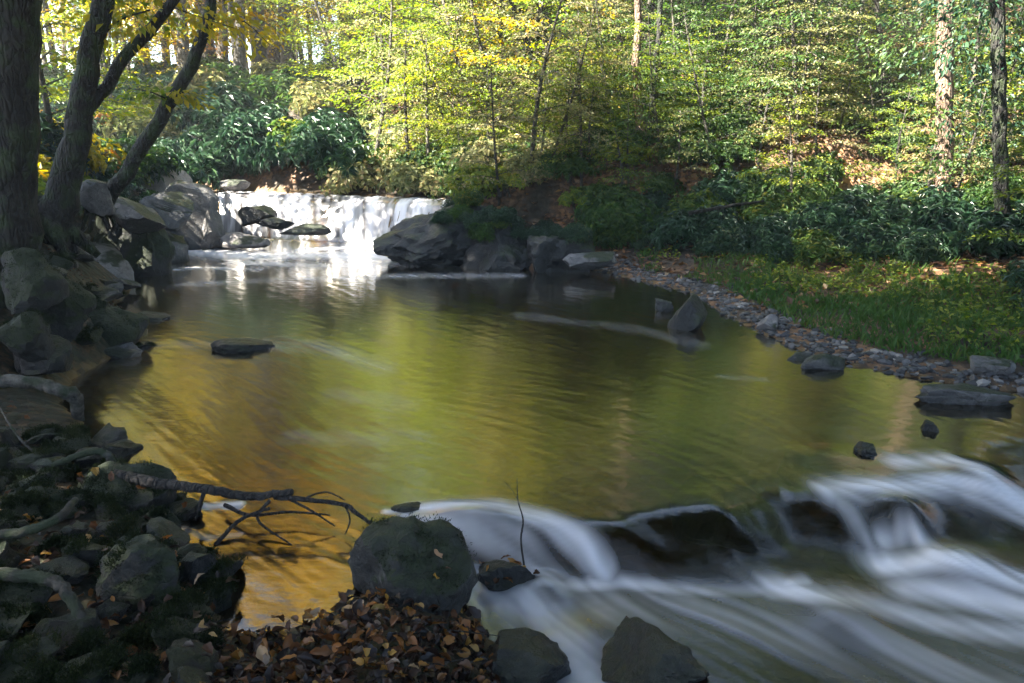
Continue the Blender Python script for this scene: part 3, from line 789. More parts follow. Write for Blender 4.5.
def canopy_tree(name, seed, height, rad, crown_z, ell, nc, per, leaf, mat, bark, lean=(.0, .0)):
    rg = np.random.default_rng(seed)
    root = empty(name)
    T = Tubes()
    top = np.array([lean[0] * height, lean[1] * height, height])
    path = smooth_path([np.zeros(3), top * .35 + rg.normal(0, .12, 3), top * .7 + rg.normal(0, .2, 3), top], 16)
    path[0] = (0, 0, -.4)
    T.add(path, [rad * 1.5, rad * 1.05, rad * .95, rad * .8, rad * .6, rad * .2], 10, .06, seed)
    P, rg2, C = fol_points_clumps(nc, per, ell, .45, .5, seed)
    cc = np.array([top[0] * .8, top[1] * .8, crown_z])
    for c in C[:: max(1, nc // 14)]:
        e = c + cc
        s = path[int(np.clip(np.interp(e[2] - 1.2, path[:, 2], range(16)), 4, 14))]
        T.add(smooth_path([s, (s + e) / 2 + np.array([0, 0, .25]), e], 7), [rad * .35, rad * .08], 6, .05, seed)
    obj('trunk', T.mesh('trunk', bark), root)
    N = len(P)
    ax = norm(rg.normal(size=(N, 3)) * [1, 1, .5] + [0, 0, -.25]); nr = norm(rg.normal(size=(N, 3)) * .7 + [0, 0, 1])
    obj('crown', leaf_mesh('crown', mat, P + cc, ax, nr, leaf * (.7 + .6 * rg.random(N)), .6), root)
    return root

def layered_tree(name, seed, height, spread, nb, leaf, mat, bark, lean=.15, per=110, z0f=.18):
    """slender understorey tree with flat sprays"""
    rg = np.random.default_rng(seed)
    root = empty(name); T = Tubes()
    top = np.array([lean * height, rg.normal(0, .1) * height, height])
    path = smooth_path([np.zeros(3), top * .5 + [.12, .05, 0], top], 12); path[0][2] = -.3
    T.add(path, [.055, .04, .012], 7, .05, seed)
    PP, AA, NN = [], [], []
    for b in range(nb):
        f = z0f + (1 - z0f) * (b + rg.random()) / nb
        s = np.array([np.interp(f, np.linspace(0, 1, 12), path[:, k]) for k in range(3)])
        a = b * 2.4 + rg.normal(0, .4)
        L = spread * (1.1 - .75 * f) * (.6 + .6 * rg.random())
        d = np.array([math.cos(a), math.sin(a), .12 + .1 * rg.random()])
        mid = s + d * L * .5 + [0, 0, .06]; end = s + d * L + np.array([0, 0, -.16 * L])
        bp = smooth_path([s, mid, end], 8)
        T.add(bp, [.014, .004], 5, 0, seed)
        sd = np.array([-d[1], d[0], 0])
        m = int(per * L / spread * 1.5)
        t = .15 + .85 * rg.random(m) ** .8
        base = np.stack([np.interp(t, np.linspace(0, 1, 8), bp[:, k]) for k in range(3)], 1)
        off = rg.normal(0, 1, m) * .30 * L * (1.15 - t * .7)
        tw = sd[None] * off[:, None] + d[None] * np.abs(off)[:, None] * .5
        Pp = base + tw + rg.normal(0, .03, (m, 3)) + np.array([0, 0, -.10]) * np.abs(off)[:, None]
        PP.append(Pp); AA.append(norm(d[None] * .6 + sd[None] * np.sign(off)[:, None] * .7 + rg.normal(0, .35, (m, 3)) + [0, 0, -.2])); NN.append(norm(rg.normal(0, .32, (m, 3)) + [0, 0, 1]))
    P, A, Nn = map(np.concatenate, (PP, AA, NN))
    obj('trunk', T.mesh('trunk', bark), root)
    obj('crown', leaf_mesh('crown', mat, P, A, Nn, leaf * (.65 + .6 * rg.random(len(P))), .55), root)
    return root

def shrub(name, seed, rad, hgt, nw, leaf, mat, bark, per=7, ratio=.3):
    """evergreen mound of whorled leaves"""
    rg = np.random.default_rng(seed)
    root = empty(name); T = Tubes()
    d = norm(rg.normal(size=(nw, 3))); d[:, 2] = np.abs(d[:, 2]) * 1.0 - .12
    lobes = norm(rg.normal(size=(9, 3))); lobes[:, 2] = np.abs(lobes[:, 2])
    bump = (np.maximum(d @ lobes.T, 0) ** 8).max(1)
    r = (.42 + .62 * bump) * (.6 + .5 * rg.random(nw))
    C = d * r[:, None] * np.array([rad, rad, hgt]) + [0, 0, .12 * hgt]
    for c in C[:: max(1, nw // 12)]:
        T.add(smooth_path([rg.normal(0, .06, 3) * [1, 1, 0] - [0, 0, .2], c * [.35, .35, .55], c * .96], 7), [.025, .006], 5, 0, seed)
    obj('stem', T.mesh('stem', bark), root)
    ax0 = norm(d + [0, 0, .5])
    P = np.repeat(C, per, 0); A0 = np.repeat(ax0, per, 0)
    sd = norm(np.cross(A0, rg.normal(size=A0.shape)))
    ax = norm(sd + A0 * rg.uniform(-.35, .5, (len(P), 1)) + [0, 0, -.2])
    obj('foliage', leaf_mesh('foliage', mat, P + ax * .015, ax, A0 + rg.normal(0, .2, A0.shape), leaf * (.7 + .6 * rg.random(len(P))), ratio, None, .2, .25), root)
    return root

STASH = []
def stash(r):
    STASH.append(r); return r
canopies = [stash(canopy_tree('canopy_tree', 21 + i, 13 + i, .17 + .02 * i, 9.5 + i * .6, (2.6, 2.6, 3.4), 95, 52, .15, M['yellow'], M['bark'], (.03 * (i - 1), .02))) for i in range(3)]
shades = [stash(canopy_tree('added_shade_tree', 25 + i, 13 + i, .18, 9.5, (3.7, 3.7, 3.2), 190, 60, .17, M['green'], M['bark'], (.02, .02))) for i in range(2)]  # extra dense crowns, shaped to block sun and skylight
slims = [stash(canopy_tree('slender_tree', 31 + i, 9, .07, 5.6, (1.5, 1.5, 3.0), 70, 42, .12, M['yellow'], M['barkgrey'], (.04 * (1 - i), .0))) for i in range(3)]
layers = [stash(layered_tree('understorey_tree', 41 + i, 3.2 + .7 * i, 1.7 + .15 * i, 20 + 3 * i, .088, M['lime'], M['barkgrey'], .12 * (i - 1))) for i in range(4)]
rhodos = [stash(shrub('evergreen_shrub', 51 + i, 1.0, .95, 430, .13, M['rhodo'], M['bark'])) for i in range(4)]
lows = [stash(shrub('leafy_bush', 61 + i, .6, .55, 300, .075, M['lime'], M['barkgrey'], 6, .55)) for i in range(3)]

def gpix(px, py): return hit(px, py, gfast, 3, 70)
ACC = []
def scatter(protos, n, box, label, cat, group, mats, sc=(.8, 1.3), mind=.6, zoff=-.05, name=None, tiltmax=.12, fn=None, ymax=60):
    made = 0; tries = 0; mine = []
    while made < n and tries < n * 40:
        tries += 1
        px = random.uniform(box[0], box[2]); py = random.uniform(box[1], box[3])
        p = gpix(px, py)
        if p[1] > ymax: continue
        if inside(p[0:1], p[1:2], OUT)[0] or seg_dist(p[0:1], p[1:2], OUT)[0] < .25: continue
        if any((p[0] - q[0]) ** 2 + (p[1] - q[1]) ** 2 < mind ** 2 for q in mine): continue
        if fn and not fn(p): continue
        mine.append(p)
        pr = random.choice(protos)
        m = random.choice(mats)
        s = random.uniform(*sc)
        dup(pr, (p[0], p[1], p[2] + zoff), random.uniform(0, 6.28), (s, s, s * random.uniform(.85, 1.15)), label, group, cat, {'crown': m, 'foliage': m}, (random.uniform(-tiltmax, tiltmax), random.uniform(-tiltmax, tiltmax)))
        made += 1
    ACC.append((label, made))
    return mine

Y_, L_, G_, PA_, RU, RH, HE = (M[k] for k in ('yellow', 'lime', 'green', 'pale', 'rust', 'rhodo', 'hemlock'))
# dark thicket behind the fall
scatter(rhodos, 34, (135, 150, 335, 182), 'dark glossy evergreen shrub in the thicket behind the waterfall', 'shrub', 'evergreen thicket behind the waterfall', [RH, RH, RH, G_], (1.1, 1.7), .75, ymax=26)
scatter(rhodos, 44, (150, 90, 345, 150), 'evergreen shrub on the slope above the waterfall thicket', 'shrub', 'shrubs above the waterfall thicket', [RH, RH, G_, PA_], (1.1, 1.7), 1.2)
# sunlit slope in the middle
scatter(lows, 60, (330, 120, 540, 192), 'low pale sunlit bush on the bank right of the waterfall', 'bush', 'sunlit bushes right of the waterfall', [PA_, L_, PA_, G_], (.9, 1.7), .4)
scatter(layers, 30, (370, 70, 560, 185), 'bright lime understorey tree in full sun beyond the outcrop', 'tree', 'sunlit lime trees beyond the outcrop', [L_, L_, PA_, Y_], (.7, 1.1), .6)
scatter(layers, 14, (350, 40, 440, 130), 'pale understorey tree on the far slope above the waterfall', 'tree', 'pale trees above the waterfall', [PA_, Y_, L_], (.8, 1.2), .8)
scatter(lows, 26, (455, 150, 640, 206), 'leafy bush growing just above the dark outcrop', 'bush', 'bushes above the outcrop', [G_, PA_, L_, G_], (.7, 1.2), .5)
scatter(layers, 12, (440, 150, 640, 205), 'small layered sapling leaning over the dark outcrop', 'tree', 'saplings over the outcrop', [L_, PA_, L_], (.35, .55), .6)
# green slope
scatter(layers, 30, (540, 20, 760, 130), 'green layered understorey tree on the slope right of centre', 'tree', 'layered green trees right of centre', [L_, G_, G_, G_, G_], (.7, 1.15), .7)
scatter(layers, 26, (540, 120, 800, 212), 'low layered sapling lit by the sun low on the right hand slope', 'tree', 'low saplings on the right slope', [L_, G_, PA_, G_], (.4, .62), .6)
scatter(layers, 20, (780, 100, 1010, 215), 'low layered sapling near the tan trunk on the right', 'tree', 'low saplings near the tan trunk', [L_, G_, PA_, G_], (.38, .6), .6)
scatter(lows, 60, (540, 90, 760, 215), 'leafy green bush on the slope right of centre', 'bush', 'green bushes right of centre', [G_, L_, G_], (.8, 1.5), .6)
# right slope
scatter(layers, 18, (760, 0, 1010, 170), 'layered tree on the leaf strewn right hand slope', 'tree', 'layered trees on the right slope', [G_, G_, PA_, G_], (.7, 1.1), .8)
scatter(lows, 60, (760, 60, 1024, 230), 'leafy bush on the leaf strewn right hand slope', 'bush', 'bushes on the right slope', [G_, PA_, G_, L_], (.7, 1.3), .6)
# dark shrubs over the right bank
scatter(rhodos, 30, (590, 205, 1020, 262), 'dark evergreen shrub overhanging the right bank', 'shrub', 'evergreen shrubs on the right bank', [RH, RH, G_], (.55, .95), .65, fn=lambda p: p[2] > .3)
DGN = None
def drop(x, y, ztop=1.2):
    h, loc, nr, _, ob, _ = SC.ray_cast(DGN or DG(), (x, y, ztop), (0, 0, -1))
    return (loc, nr, ob) if h else None
def DG():
    bpy.context.view_layer.update(); return bpy.context.evaluated_depsgraph_get()
for k in range(130):
    px = 445 + 1.5 * k + random.uniform(-8, 8); q = at_y(px, 220, random.uniform(12.5, 14.2)); h = drop(q[0], q[1], 2.2)
    if h is None or h[0].z < .25 or not h[2].name.startswith(('rock', 'ground')): continue
    m_ = random.choice([RH, G_, RH]); z_ = random.uniform(.22, .46)
    dup(random.choice(rhodos), h[0], random.uniform(0, 6), z_, 'small evergreen shrub rooted on the dark outcrop', 'shrubs on the outcrop', 'shrub', {'foliage': m_})
# left bank undergrowth
scatter(lows, 36, (30, 120, 200, 215), 'small leafy bush among the trunks of the left bank', 'bush', 'undergrowth on the left bank', [G_, RH, L_], (.7, 1.2), .5, ymax=20)
scatter(layers, 8, (0, 80, 180, 190), 'yellow green understorey tree behind the left trunks', 'tree', 'understorey trees behind the left trunks', [L_, Y_, RU], (.8, 1.3), 1.0)

scatter(lows, 30, (30, 95, 150, 170), 'leafy bush on the low rise behind the left trunks', 'bush', 'bushes behind the left trunks', [G_, L_, RU, Y_], (1.0, 2.0), .7, ymax=32)
scatter(rhodos, 14, (40, 90, 170, 170), 'dark evergreen shrub behind the left trunks', 'shrub', 'evergreen shrubs behind the left trunks', [RH, G_], (1.0, 1.6), 1.0, ymax=32)
# taller trees of the background
def place(proto, px, Y, label, mat, bark='bark', sc=1., rz=None, cat='tree', group=None, tilt=(0, 0)):
    p0 = at_y(px, 100, Y); z = float(gfast(np.array([p0[0]]), np.array([Y]))[0])
    return dup(proto, (p0[0], Y, z - .1), random.uniform(0, 6) if rz is None else rz, sc, label, group, cat, {'crown': mat, 'trunk': M[bark]}, tilt)
for i, (px, Y) in enumerate([(205, 27), (222, 33), (240, 25), (258, 31), (276, 36), (292, 27), (312, 33), (330, 40), (190, 36), (168, 30), (250, 44), (300, 46), (350, 45), (150, 40), (225, 50), (275, 52)]):
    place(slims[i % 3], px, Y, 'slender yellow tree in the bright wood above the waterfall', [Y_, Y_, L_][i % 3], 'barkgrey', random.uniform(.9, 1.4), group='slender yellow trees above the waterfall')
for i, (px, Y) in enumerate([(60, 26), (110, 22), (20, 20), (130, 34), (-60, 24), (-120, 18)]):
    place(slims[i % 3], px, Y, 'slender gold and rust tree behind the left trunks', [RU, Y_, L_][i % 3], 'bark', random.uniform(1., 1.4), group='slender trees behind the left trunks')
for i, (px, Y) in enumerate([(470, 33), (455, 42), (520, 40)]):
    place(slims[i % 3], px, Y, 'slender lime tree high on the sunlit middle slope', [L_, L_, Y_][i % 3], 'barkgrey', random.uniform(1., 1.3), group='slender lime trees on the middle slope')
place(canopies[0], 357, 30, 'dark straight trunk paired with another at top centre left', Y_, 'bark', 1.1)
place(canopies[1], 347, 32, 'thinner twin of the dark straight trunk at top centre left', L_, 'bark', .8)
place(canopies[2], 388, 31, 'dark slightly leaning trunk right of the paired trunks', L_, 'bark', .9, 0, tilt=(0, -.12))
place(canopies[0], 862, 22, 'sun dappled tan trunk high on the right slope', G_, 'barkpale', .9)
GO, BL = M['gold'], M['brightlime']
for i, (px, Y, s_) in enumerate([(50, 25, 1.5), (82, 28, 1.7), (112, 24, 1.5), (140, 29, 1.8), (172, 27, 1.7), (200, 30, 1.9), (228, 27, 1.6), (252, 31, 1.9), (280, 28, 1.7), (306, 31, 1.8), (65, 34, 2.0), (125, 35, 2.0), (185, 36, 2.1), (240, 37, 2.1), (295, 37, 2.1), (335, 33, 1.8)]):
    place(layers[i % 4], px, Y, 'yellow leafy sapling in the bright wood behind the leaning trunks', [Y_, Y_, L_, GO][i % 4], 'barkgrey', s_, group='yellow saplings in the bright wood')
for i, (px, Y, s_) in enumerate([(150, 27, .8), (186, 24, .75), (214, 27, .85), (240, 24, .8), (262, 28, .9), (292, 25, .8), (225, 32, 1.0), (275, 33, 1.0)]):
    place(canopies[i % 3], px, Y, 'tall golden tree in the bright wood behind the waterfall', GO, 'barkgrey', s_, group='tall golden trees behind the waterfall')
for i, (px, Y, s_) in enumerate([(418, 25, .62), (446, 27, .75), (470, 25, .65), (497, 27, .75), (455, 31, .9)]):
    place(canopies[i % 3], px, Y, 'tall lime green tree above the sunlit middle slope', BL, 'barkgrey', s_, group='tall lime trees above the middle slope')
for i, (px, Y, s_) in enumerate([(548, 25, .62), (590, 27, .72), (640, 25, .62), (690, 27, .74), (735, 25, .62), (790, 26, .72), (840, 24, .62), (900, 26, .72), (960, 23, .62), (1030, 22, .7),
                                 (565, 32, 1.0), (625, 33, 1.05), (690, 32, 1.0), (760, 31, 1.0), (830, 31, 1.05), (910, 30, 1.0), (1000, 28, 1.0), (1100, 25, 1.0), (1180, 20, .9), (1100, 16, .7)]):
    place(shades[i % 2], px, Y, 'dense dark green tree added on the right hand slope to darken the pool reflection', [HE, G_][i % 2], 'bark', s_, group='dense trees added to darken the pool reflection')  # added to darken what the pool mirrors, crowns out of view
for i, (px, Y) in enumerate([(552, 22), (600, 23), (652, 22.5), (705, 23), (752, 22), (800, 21.5), (850, 21), (905, 20.5), (1010, 18)]):
    place(shades[i % 2], px, Y, 'small dense evergreen added high on the right hand slope to darken the pool reflection', HE, 'bark', .45, group='small evergreens added to darken the pool reflection')  # lower row of crowns, added for the same darker pool reflection
scatter(layers, 12, (1040, 120, 1500, 330), 'unseen layered tree added right of the rapid to dim its reflections', 'tree', 'unseen layered trees added right of the rapid', [G_, L_], (.7, 1.0), .9, fn=lambda p: p[2] > .3 and p[0] > 5.5)  # unseen trees added to hide the sunlit hill from the rapid
scatter(rhodos, 24, (1040, 180, 1700, 420), 'unseen evergreen shrub added right of the rapid to dim its reflections', 'shrub', 'unseen evergreen shrubs added right of the rapid', [RH, G_], (.7, 1.1), .6, fn=lambda p: p[2] > .2 and p[0] > 5.2)  # unseen undergrowth added so the rapid mirrors dark leaves
for i, (x, y, s_) in enumerate([(9.5, 7.5, .7), (11, 10, .7), (10, 4.5, .7), (12, 7, .8), (10.5, 12.5, .6)]):
    dup(shades[i % 2], (x, y, float(gfast(np.array([x]), np.array([y]))[0]) - .1), i, s_, 'unseen dense tree added right of the rapid to dim its reflections', 'unseen dense trees added right of the rapid', 'tree', {'crown': HE})  # unseen crowns added against bright hillside reflections in the rapid
for x, y, tl in [(6.6, 4.6, -.30), (5.2, 1.8, -.28), (8.0, 3.4, -.34), (7.4, 4.9, -.62), (-6.6, 3.4, .60), (-2.5, -1.5, .2)]:
    dup(shades[0], (x, y, float(gfast(np.array([x]), np.array([y]))[0]) - .1), 0, 1.0, 'unseen leaning tree added to block the sky over the rapid', 'unseen leaning trees added over the rapid', 'tree', {'crown': G_}, (0, tl))  # unseen overhead crowns added to block sky mirrored in the rapid
for i, (px, Y) in enumerate([(600, 40), (650, 36), (720, 38), (800, 33), (690, 46), (900, 32), (980, 27), (560, 46)]):
    place(canopies[i % 3], px, Y, 'tall green tree standing back on the right hand slope', [G_, L_, G_, G_][i % 4], 'barkgrey', random.uniform(.8, 1.1), group='tall trees far up the right slope')
# unseen trees added to keep sun and sky off the pool, fall and foreground
for i, (x, y, s, m) in enumerate([(-8.5, 7.8, 1.1, G_), (-8.5, 5.0, 1.1, G_), (-12.5, 7.5, 1.2, G_), (-7.5, 1.6, 1.1, G_),
                                  (-10.5, 2.5, 1.1, G_), (-13.5, 6.4, 1.2, G_), (-6, -2.5, 1.1, G_), (-14, 4, 1.2, G_), (-1, -5, 1.1, G_), (5, -4, 1.1, G_), (9.5, 1, 1.0, G_), (-10.4, 13.0, .64, L_), (-5.5, .8, 1.0, G_), (-3.4, -1.2, 1.0, G_), (-10.4, 8.2, 1.0, G_), (4.2, -1.6, 1.05, G_), (-.5, -2.2, 1.05, G_), (-4, .5, 1.05, G_), (-6.2, 3.2, 1.0, G_), (-7, -1, 1.1, G_)]):
    z = float(gfast(np.array([x]), np.array([y]))[0])
    dup(shades[i % 2], (x, y, z - .1), random.uniform(0, 6), s, 'tall unseen tree added for shade on the bank beyond the left trunks' if x < -5 and y > 1 else 'tall unseen tree added for shade on the near bank', 'unseen trees added for shade beyond the left trunks' if x < -5 and y > 1 else 'unseen trees added for shade on the near bank', 'tree', {'crown': m})

for r in STASH:
    for c in list(r.children): bpy.data.objects.remove(c)
    bpy.data.objects.remove(r)

# ------------------------------------------------------------------ near-left trunks
def spray(parent, name, pts, n, leaf, mat, spread, seed, drop=.4):
    rg = np.random.default_rng(seed)
    P = smooth_path(pts, 12)
    t = rg.random(n) ** .7
    b = np.stack([np.interp(t, np.linspace(0, 1, 12), P[:, k]) for k in range(3)], 1)
    off = rg.normal(0, 1, (n, 3)) * np.array([spread, spread, spread * .4])
    ax = norm(off * .8 + norm(P[-1] - P[0]) * .2 + rg.normal(0, .15, (n, 3)) + [0, 0, -drop * .4])
    nr = norm(rg.normal(0, .4, (n, 3)) + [0, -.3, 1])
    return obj(name, leaf_mesh(name, mat, b + off, ax, nr, leaf * (.6 + .7 * rg.random(n)), .55), parent)

def pixpath(pts, Y): return [at_y(px, py, y) for (px, py), y in zip(pts, np.linspace(*Y, len(pts)) if not np.isscalar(Y) else [Y] * len(pts))]

def crown_at(root, top, r, seed, mat):
    P, rg2, C = fol_points_clumps(int(34 * r), 60, (r, r, r * .75), .45, .5, seed)
    P = P + top + [0, 0, r * .3]
    obj('crown', leaf_mesh('crown', mat, P, rg2.normal(size=P.shape) * [1, 1, .5], rg2.normal(0, .7, P.shape) + [0, 0, 1], .13 * (.7 + .6 * rg2.random(len(P))), .6), root)

def near_tree(label, trunk_px, Y, rad, bark, limbs=(), leaves=()):
    P = np.array(pixpath(trunk_px, Y))
    root = empty('leaning_tree', P[0])
    loc = P[0]
    T = Tubes(); T.add(smooth_path(P - loc, 26, .012, 3), rad, 16, .05, 3)
    # root flare
    for a in np.linspace(0, 6.28, 6, endpoint=False):
        d = np.array([math.cos(a + .4), math.sin(a + .4), 0])
        T.add(smooth_path([[0, 0, .35], d * rad[0] * .9 + [0, 0, .1], d * rad[0] * 2.0 + [0, 0, -.22]], 6), [rad[0] * .55, rad[0] * .4, rad[0] * .15], 8, .05, 2)
    for lp, ly, lr in limbs: T.add(smooth_path(np.array(pixpath(lp, ly)) - loc, 14, .01, 5), lr, 10, .05, 4)
    obj('trunk', T.mesh('trunk', bark), root)
    for i, (sp, sy, n, lf, m, sd) in enumerate(leaves):
        Q_ = np.array(pixpath(sp, sy)) - loc
        tw = Tubes(); tw.add(smooth_path(Q_, 8), [.012, .004], 5); obj('twig', tw.mesh('twig', bark), root)
        spray(root, 'foliage', Q_, n, lf, m, sd, 70 + i)
    top = P[-1] - loc
    crown_at(root, top, 1.25, 90 + len(trunk_px), G_)
    return tag(root, label, 'tree')

near_tree('thick dark trunk at the left edge of the photo', [(8, 300), (8, 200), (11, 100), (18, 0), (28, -120), (40, -300), (45, -460)], 6.6, [.28, .21, .19, .18, .16, .14, .08], M['bark'])
near_tree('dark forked trunk leaning right beside the thickest left trunk', [(44, 238), (64, 185), (80, 115), (92, 50), (104, -10), (116, -120), (128, -300)], (8.6, 9.0), [.25, .16, .125, .11, .105, .09, .05], M['bark'],
          [([(86, 110), (108, 84), (130, 50), (166, 12), (200, -40)], (8.8, 9.6), [.07, .065, .06, .05])],
          [([(150, 10), (120, 20), (100, 40)], 8.9, 90, .10, Y_, .22), ([(110, -20), (180, 10), (240, 30)], 9.6, 220, .10, Y_, .28), ([(60, -20), (110, -5), (150, 20)], 9.4, 150, .10, L_, .25)])
near_tree('thin dark trunk leaning far out to the right over the rocks', [(98, 214), (130, 165), (160, 118), (190, 70), (207, 25), (213, -20), (222, -120), (240, -260)], (10.6, 11.2), [.11, .095, .085, .078, .07, .06, .04], M['bark'], [],
          [([(165, 98), (150, 92), (128, 88)], 10.6, 50, .12, L_, .12), ([(170, 100), (185, 92), (200, 100)], 10.6, 45, .12, Y_, .11), ([(205, 30), (240, 20), (270, 45)], 11, 130, .10, Y_, .25)])
# slim leaning stems on the right slope
def stem_tree(label, pts, Y, rad, bark, leaves=()):
    P = np.array(pixpath(pts, Y)); root = empty('young_tree', P[0])
    T = Tubes(); T.add(smooth_path(P - P[0], 18, .015, 8), rad, 9, .05, 1); obj('trunk', T.mesh('trunk', bark), root)
    for i, (sp, sy, n, lf, m, sd) in enumerate(leaves): spray(root, 'foliage', np.array(pixpath(sp, sy)) - P[0], n, lf, m, sd, 170 + i)
    crown_at(root, P[-1] - P[0] + [0, 0, .8], 1.5, 140 + len(label), HE)
    tag(root, label, 'tree')
stem_tree('thin dark stem leaning left at top centre', [(537, 70), (525, 40), (514, 10), (506, -30), (490, -200)], 17, [.05, .045, .03], M['bark'], [([(520, 0), (560, -20), (600, -10)], 17, 120, .1, L_, .4)])
stem_tree('sunlit tan stem leaning left from bare leaf litter', [(652, 172), (646, 150), (640, 120), (636, 60), (640, -20), (650, -170)], 15.5, [.12, .10, .07, .04], M['barkpale'], [([(600, 90), (640, 70), (690, 80)], 15, 200, .09, G_, .4)])
stem_tree('short dark stem right of the sunlit tan stem', [(658, 170), (657, 150), (652, 120), (655, 60), (662, 0), (672, -150)], 15.8, [.08, .06, .04], M['bark'])

stem_tree('tall sunlit tan trunk standing on the right slope', [(946, 222), (945, 150), (944, 60), (945, -40), (948, -220)], 12.6, [.15, .125, .12, .11, .08], M['barkpale'], [([(950, 60), (985, 80), (1015, 120)], 12, 260, .08, HE, .35), ([(950, -40), (990, -10), (1030, 30)], 11.5, 420, .08, HE, .4), ([(940, 20), (910, 40), (880, 60)], 12, 200, .08, G_, .35), ([(950, 110), (975, 125), (1000, 140)], 12, 160, .08, HE, .3), ([(900, 120), (930, 112), (960, 120)], 11.6, 150, .09, G_, .3), ([(960, 170), (945, 160), (925, 168)], 11.8, 150, .09, G_, .25), ([(985, 30), (955, 45), (930, 60)], 11.6, 180, .09, HE, .3)])
stem_tree('slim dark trunk at the right edge behind the grass', [(1002, 268), (1001, 200), (999, 120), (997, 50), (992, -60), (985, -240)], 10.6, [.105, .09, .085, .08, .06], M['bark'], [([(1000, 60), (1030, 50), (1060, 60)], 10.4, 260, .07, HE, .3), ([(997, 10), (960, 0), (920, 5)], 10.4, 300, .08, HE, .35)])

# ------------------------------------------------------------------ ground cover, gravel, litter
def in_spit(n, a=.55, b=3.1, x0=2.0):
    X = RNG.uniform(1.9, 9, n); Y = RNG.uniform(5.5, 13, n)
    d = seg_dist(X, Y, OUT); o = ~inside(X, Y, OUT)
    sw = np.clip(.3 + .64 * (X - 1.8), .25, 3.2)
    k = o & (d > a + .3 * fbm(X * 2, Y * 2)) & (d < np.minimum(sw + .5, b + .8)) & (X > x0)
    X, Y = X[k], Y[k]
    return X, Y, gfast(X, Y)
X, Y, Z = in_spit(42000, .48)
k = fbm(X * 1.6, Y * 1.6, 3) > -.12
X, Y, Z = X[k], Y[k], Z[k]
N = len(X)
hh = (.05 + .085 * RNG.random(N)) * (.7 + 1.3 * np.clip(fbm(X * 1.2 + 8, Y * 1.2, 3) + .3, 0, 1))
ax = norm(np.stack([RNG.normal(0, .45, N), RNG.normal(0, .45, N), np.ones(N)], 1))
tn = np.clip(.25 + .9 * (fbm(X * .9, Y * .9 + 4, 3) + .25) + RNG.normal(0, .18, N), 0, 1)
o = obj('grass', leaf_mesh('grass', M['grass'], np.stack([X, Y, Z - .01], 1), ax, RNG.normal(size=(N, 3)), hh, .10, tn, .05, .3)); tag(o, 'bright green grass on the low right bank', 'grass', kind='stuff')
X, Y, Z = in_spit(16000, .7)
k = fbm(X * 1.3 + 30, Y * 1.3, 3) > .0
X, Y, Z = X[k], Y[k], Z[k]; N = len(X)
o = obj('ground_cover', leaf_mesh('ground_cover', M['lime'], np.stack([X, Y, Z + .03 + .14 * RNG.random(N)], 1), RNG.normal(size=(N, 3)) * [1, 1, .3], RNG.normal(0, .4, (N, 3)) + [0, 0, 1], .05 + .03 * RNG.random(N), .6)); tag(o, 'small leafy weeds among the grass of the right bank', 'weeds', kind='stuff')

def pebbles(name, pos, size, mat, label):
    V0, F0 = ico(1)
    N = len(pos); rg = np.random.default_rng(5)
    jit = 1 + rg.normal(0, .14, (N, len(V0), 1))
    S = size[:, None, None] * rg.uniform([.7, .6, .35], [1.3, 1.0, .7], (N, 3))[:, None, :]
    V = V0[None] * jit * S
    a = rg.uniform(0, 6.28, N); c, s = np.cos(a)[:, None], np.sin(a)[:, None]
    V = np.stack([V[..., 0] * c - V[..., 1] * s, V[..., 0] * s + V[..., 1] * c, V[..., 2]], -1) + pos[:, None, :]
    F = (F0[None] + (np.arange(N) * len(V0))[:, None, None]).reshape(-1, 3)
    m = NT('pebble')
    t = m.n('ShaderNodeAttribute', {'attribute_name': 'tint'}).outputs['Fac']
    col = m.ramp(t, [(0, (.018, .018, .02)), (.5, (.05, .048, .05)), (.85, (.11, .105, .105)), (1, (.26, .24, .22))])
    m = m.done(m.n('ShaderNodeBsdfPrincipled', Base__Color=col, Roughness=.6).outputs[0])
    o = obj(name, mesh_np(name, V.reshape(-1, 3), F, m, False, {'tint': np.repeat(rg.random(N), len(V0))}))
    tag(o, label, 'gravel', kind='stuff')
n = 26000
X = RNG.uniform(.5, 8, n); Y = RNG.uniform(5, 13, n)
d = seg_dist(X, Y, OUT); ins = inside(X, Y, OUT)
k = np.where(ins, d < .12, d < .55 + .7 * fbm(X * 1.5, Y * 1.5)) & (X > .8) & (RNG.random(n) < .75)
X, Y = X[k], Y[k]
pebbles('gravel', np.stack([X, Y, gfast(X, Y) + .005], 1), .014 + .05 * RNG.random(len(X)) ** 3.0, M['rock'], 'grey gravel strip along the right waterline')
# litter on the hillside
n = 60000
X = RNG.uniform(-4, 22, n); Y = RNG.uniform(9, 36, n)
k = ~inside(X, Y, OUT) & (seg_dist(X, Y, OUT) > .4) & (X > np.interp(Y, cl_y, cl_x) + 1)
X, Y = X[k], Y[k]; N = len(X)
o = obj('leaf_litter', leaf_mesh('leaf_litter', M['litter'], np.stack([X, Y, gfast(X, Y) + .02 + .03 * RNG.random(N)], 1), RNG.normal(size=(N, 3)) * [1, 1, .25], RNG.normal(0, .35, (N, 3)) + [0, 0, 1], .09 + .05 * RNG.random(N), .6)); tag(o, 'brown and orange leaf litter over the right slope', 'leaf litter', kind='stuff')
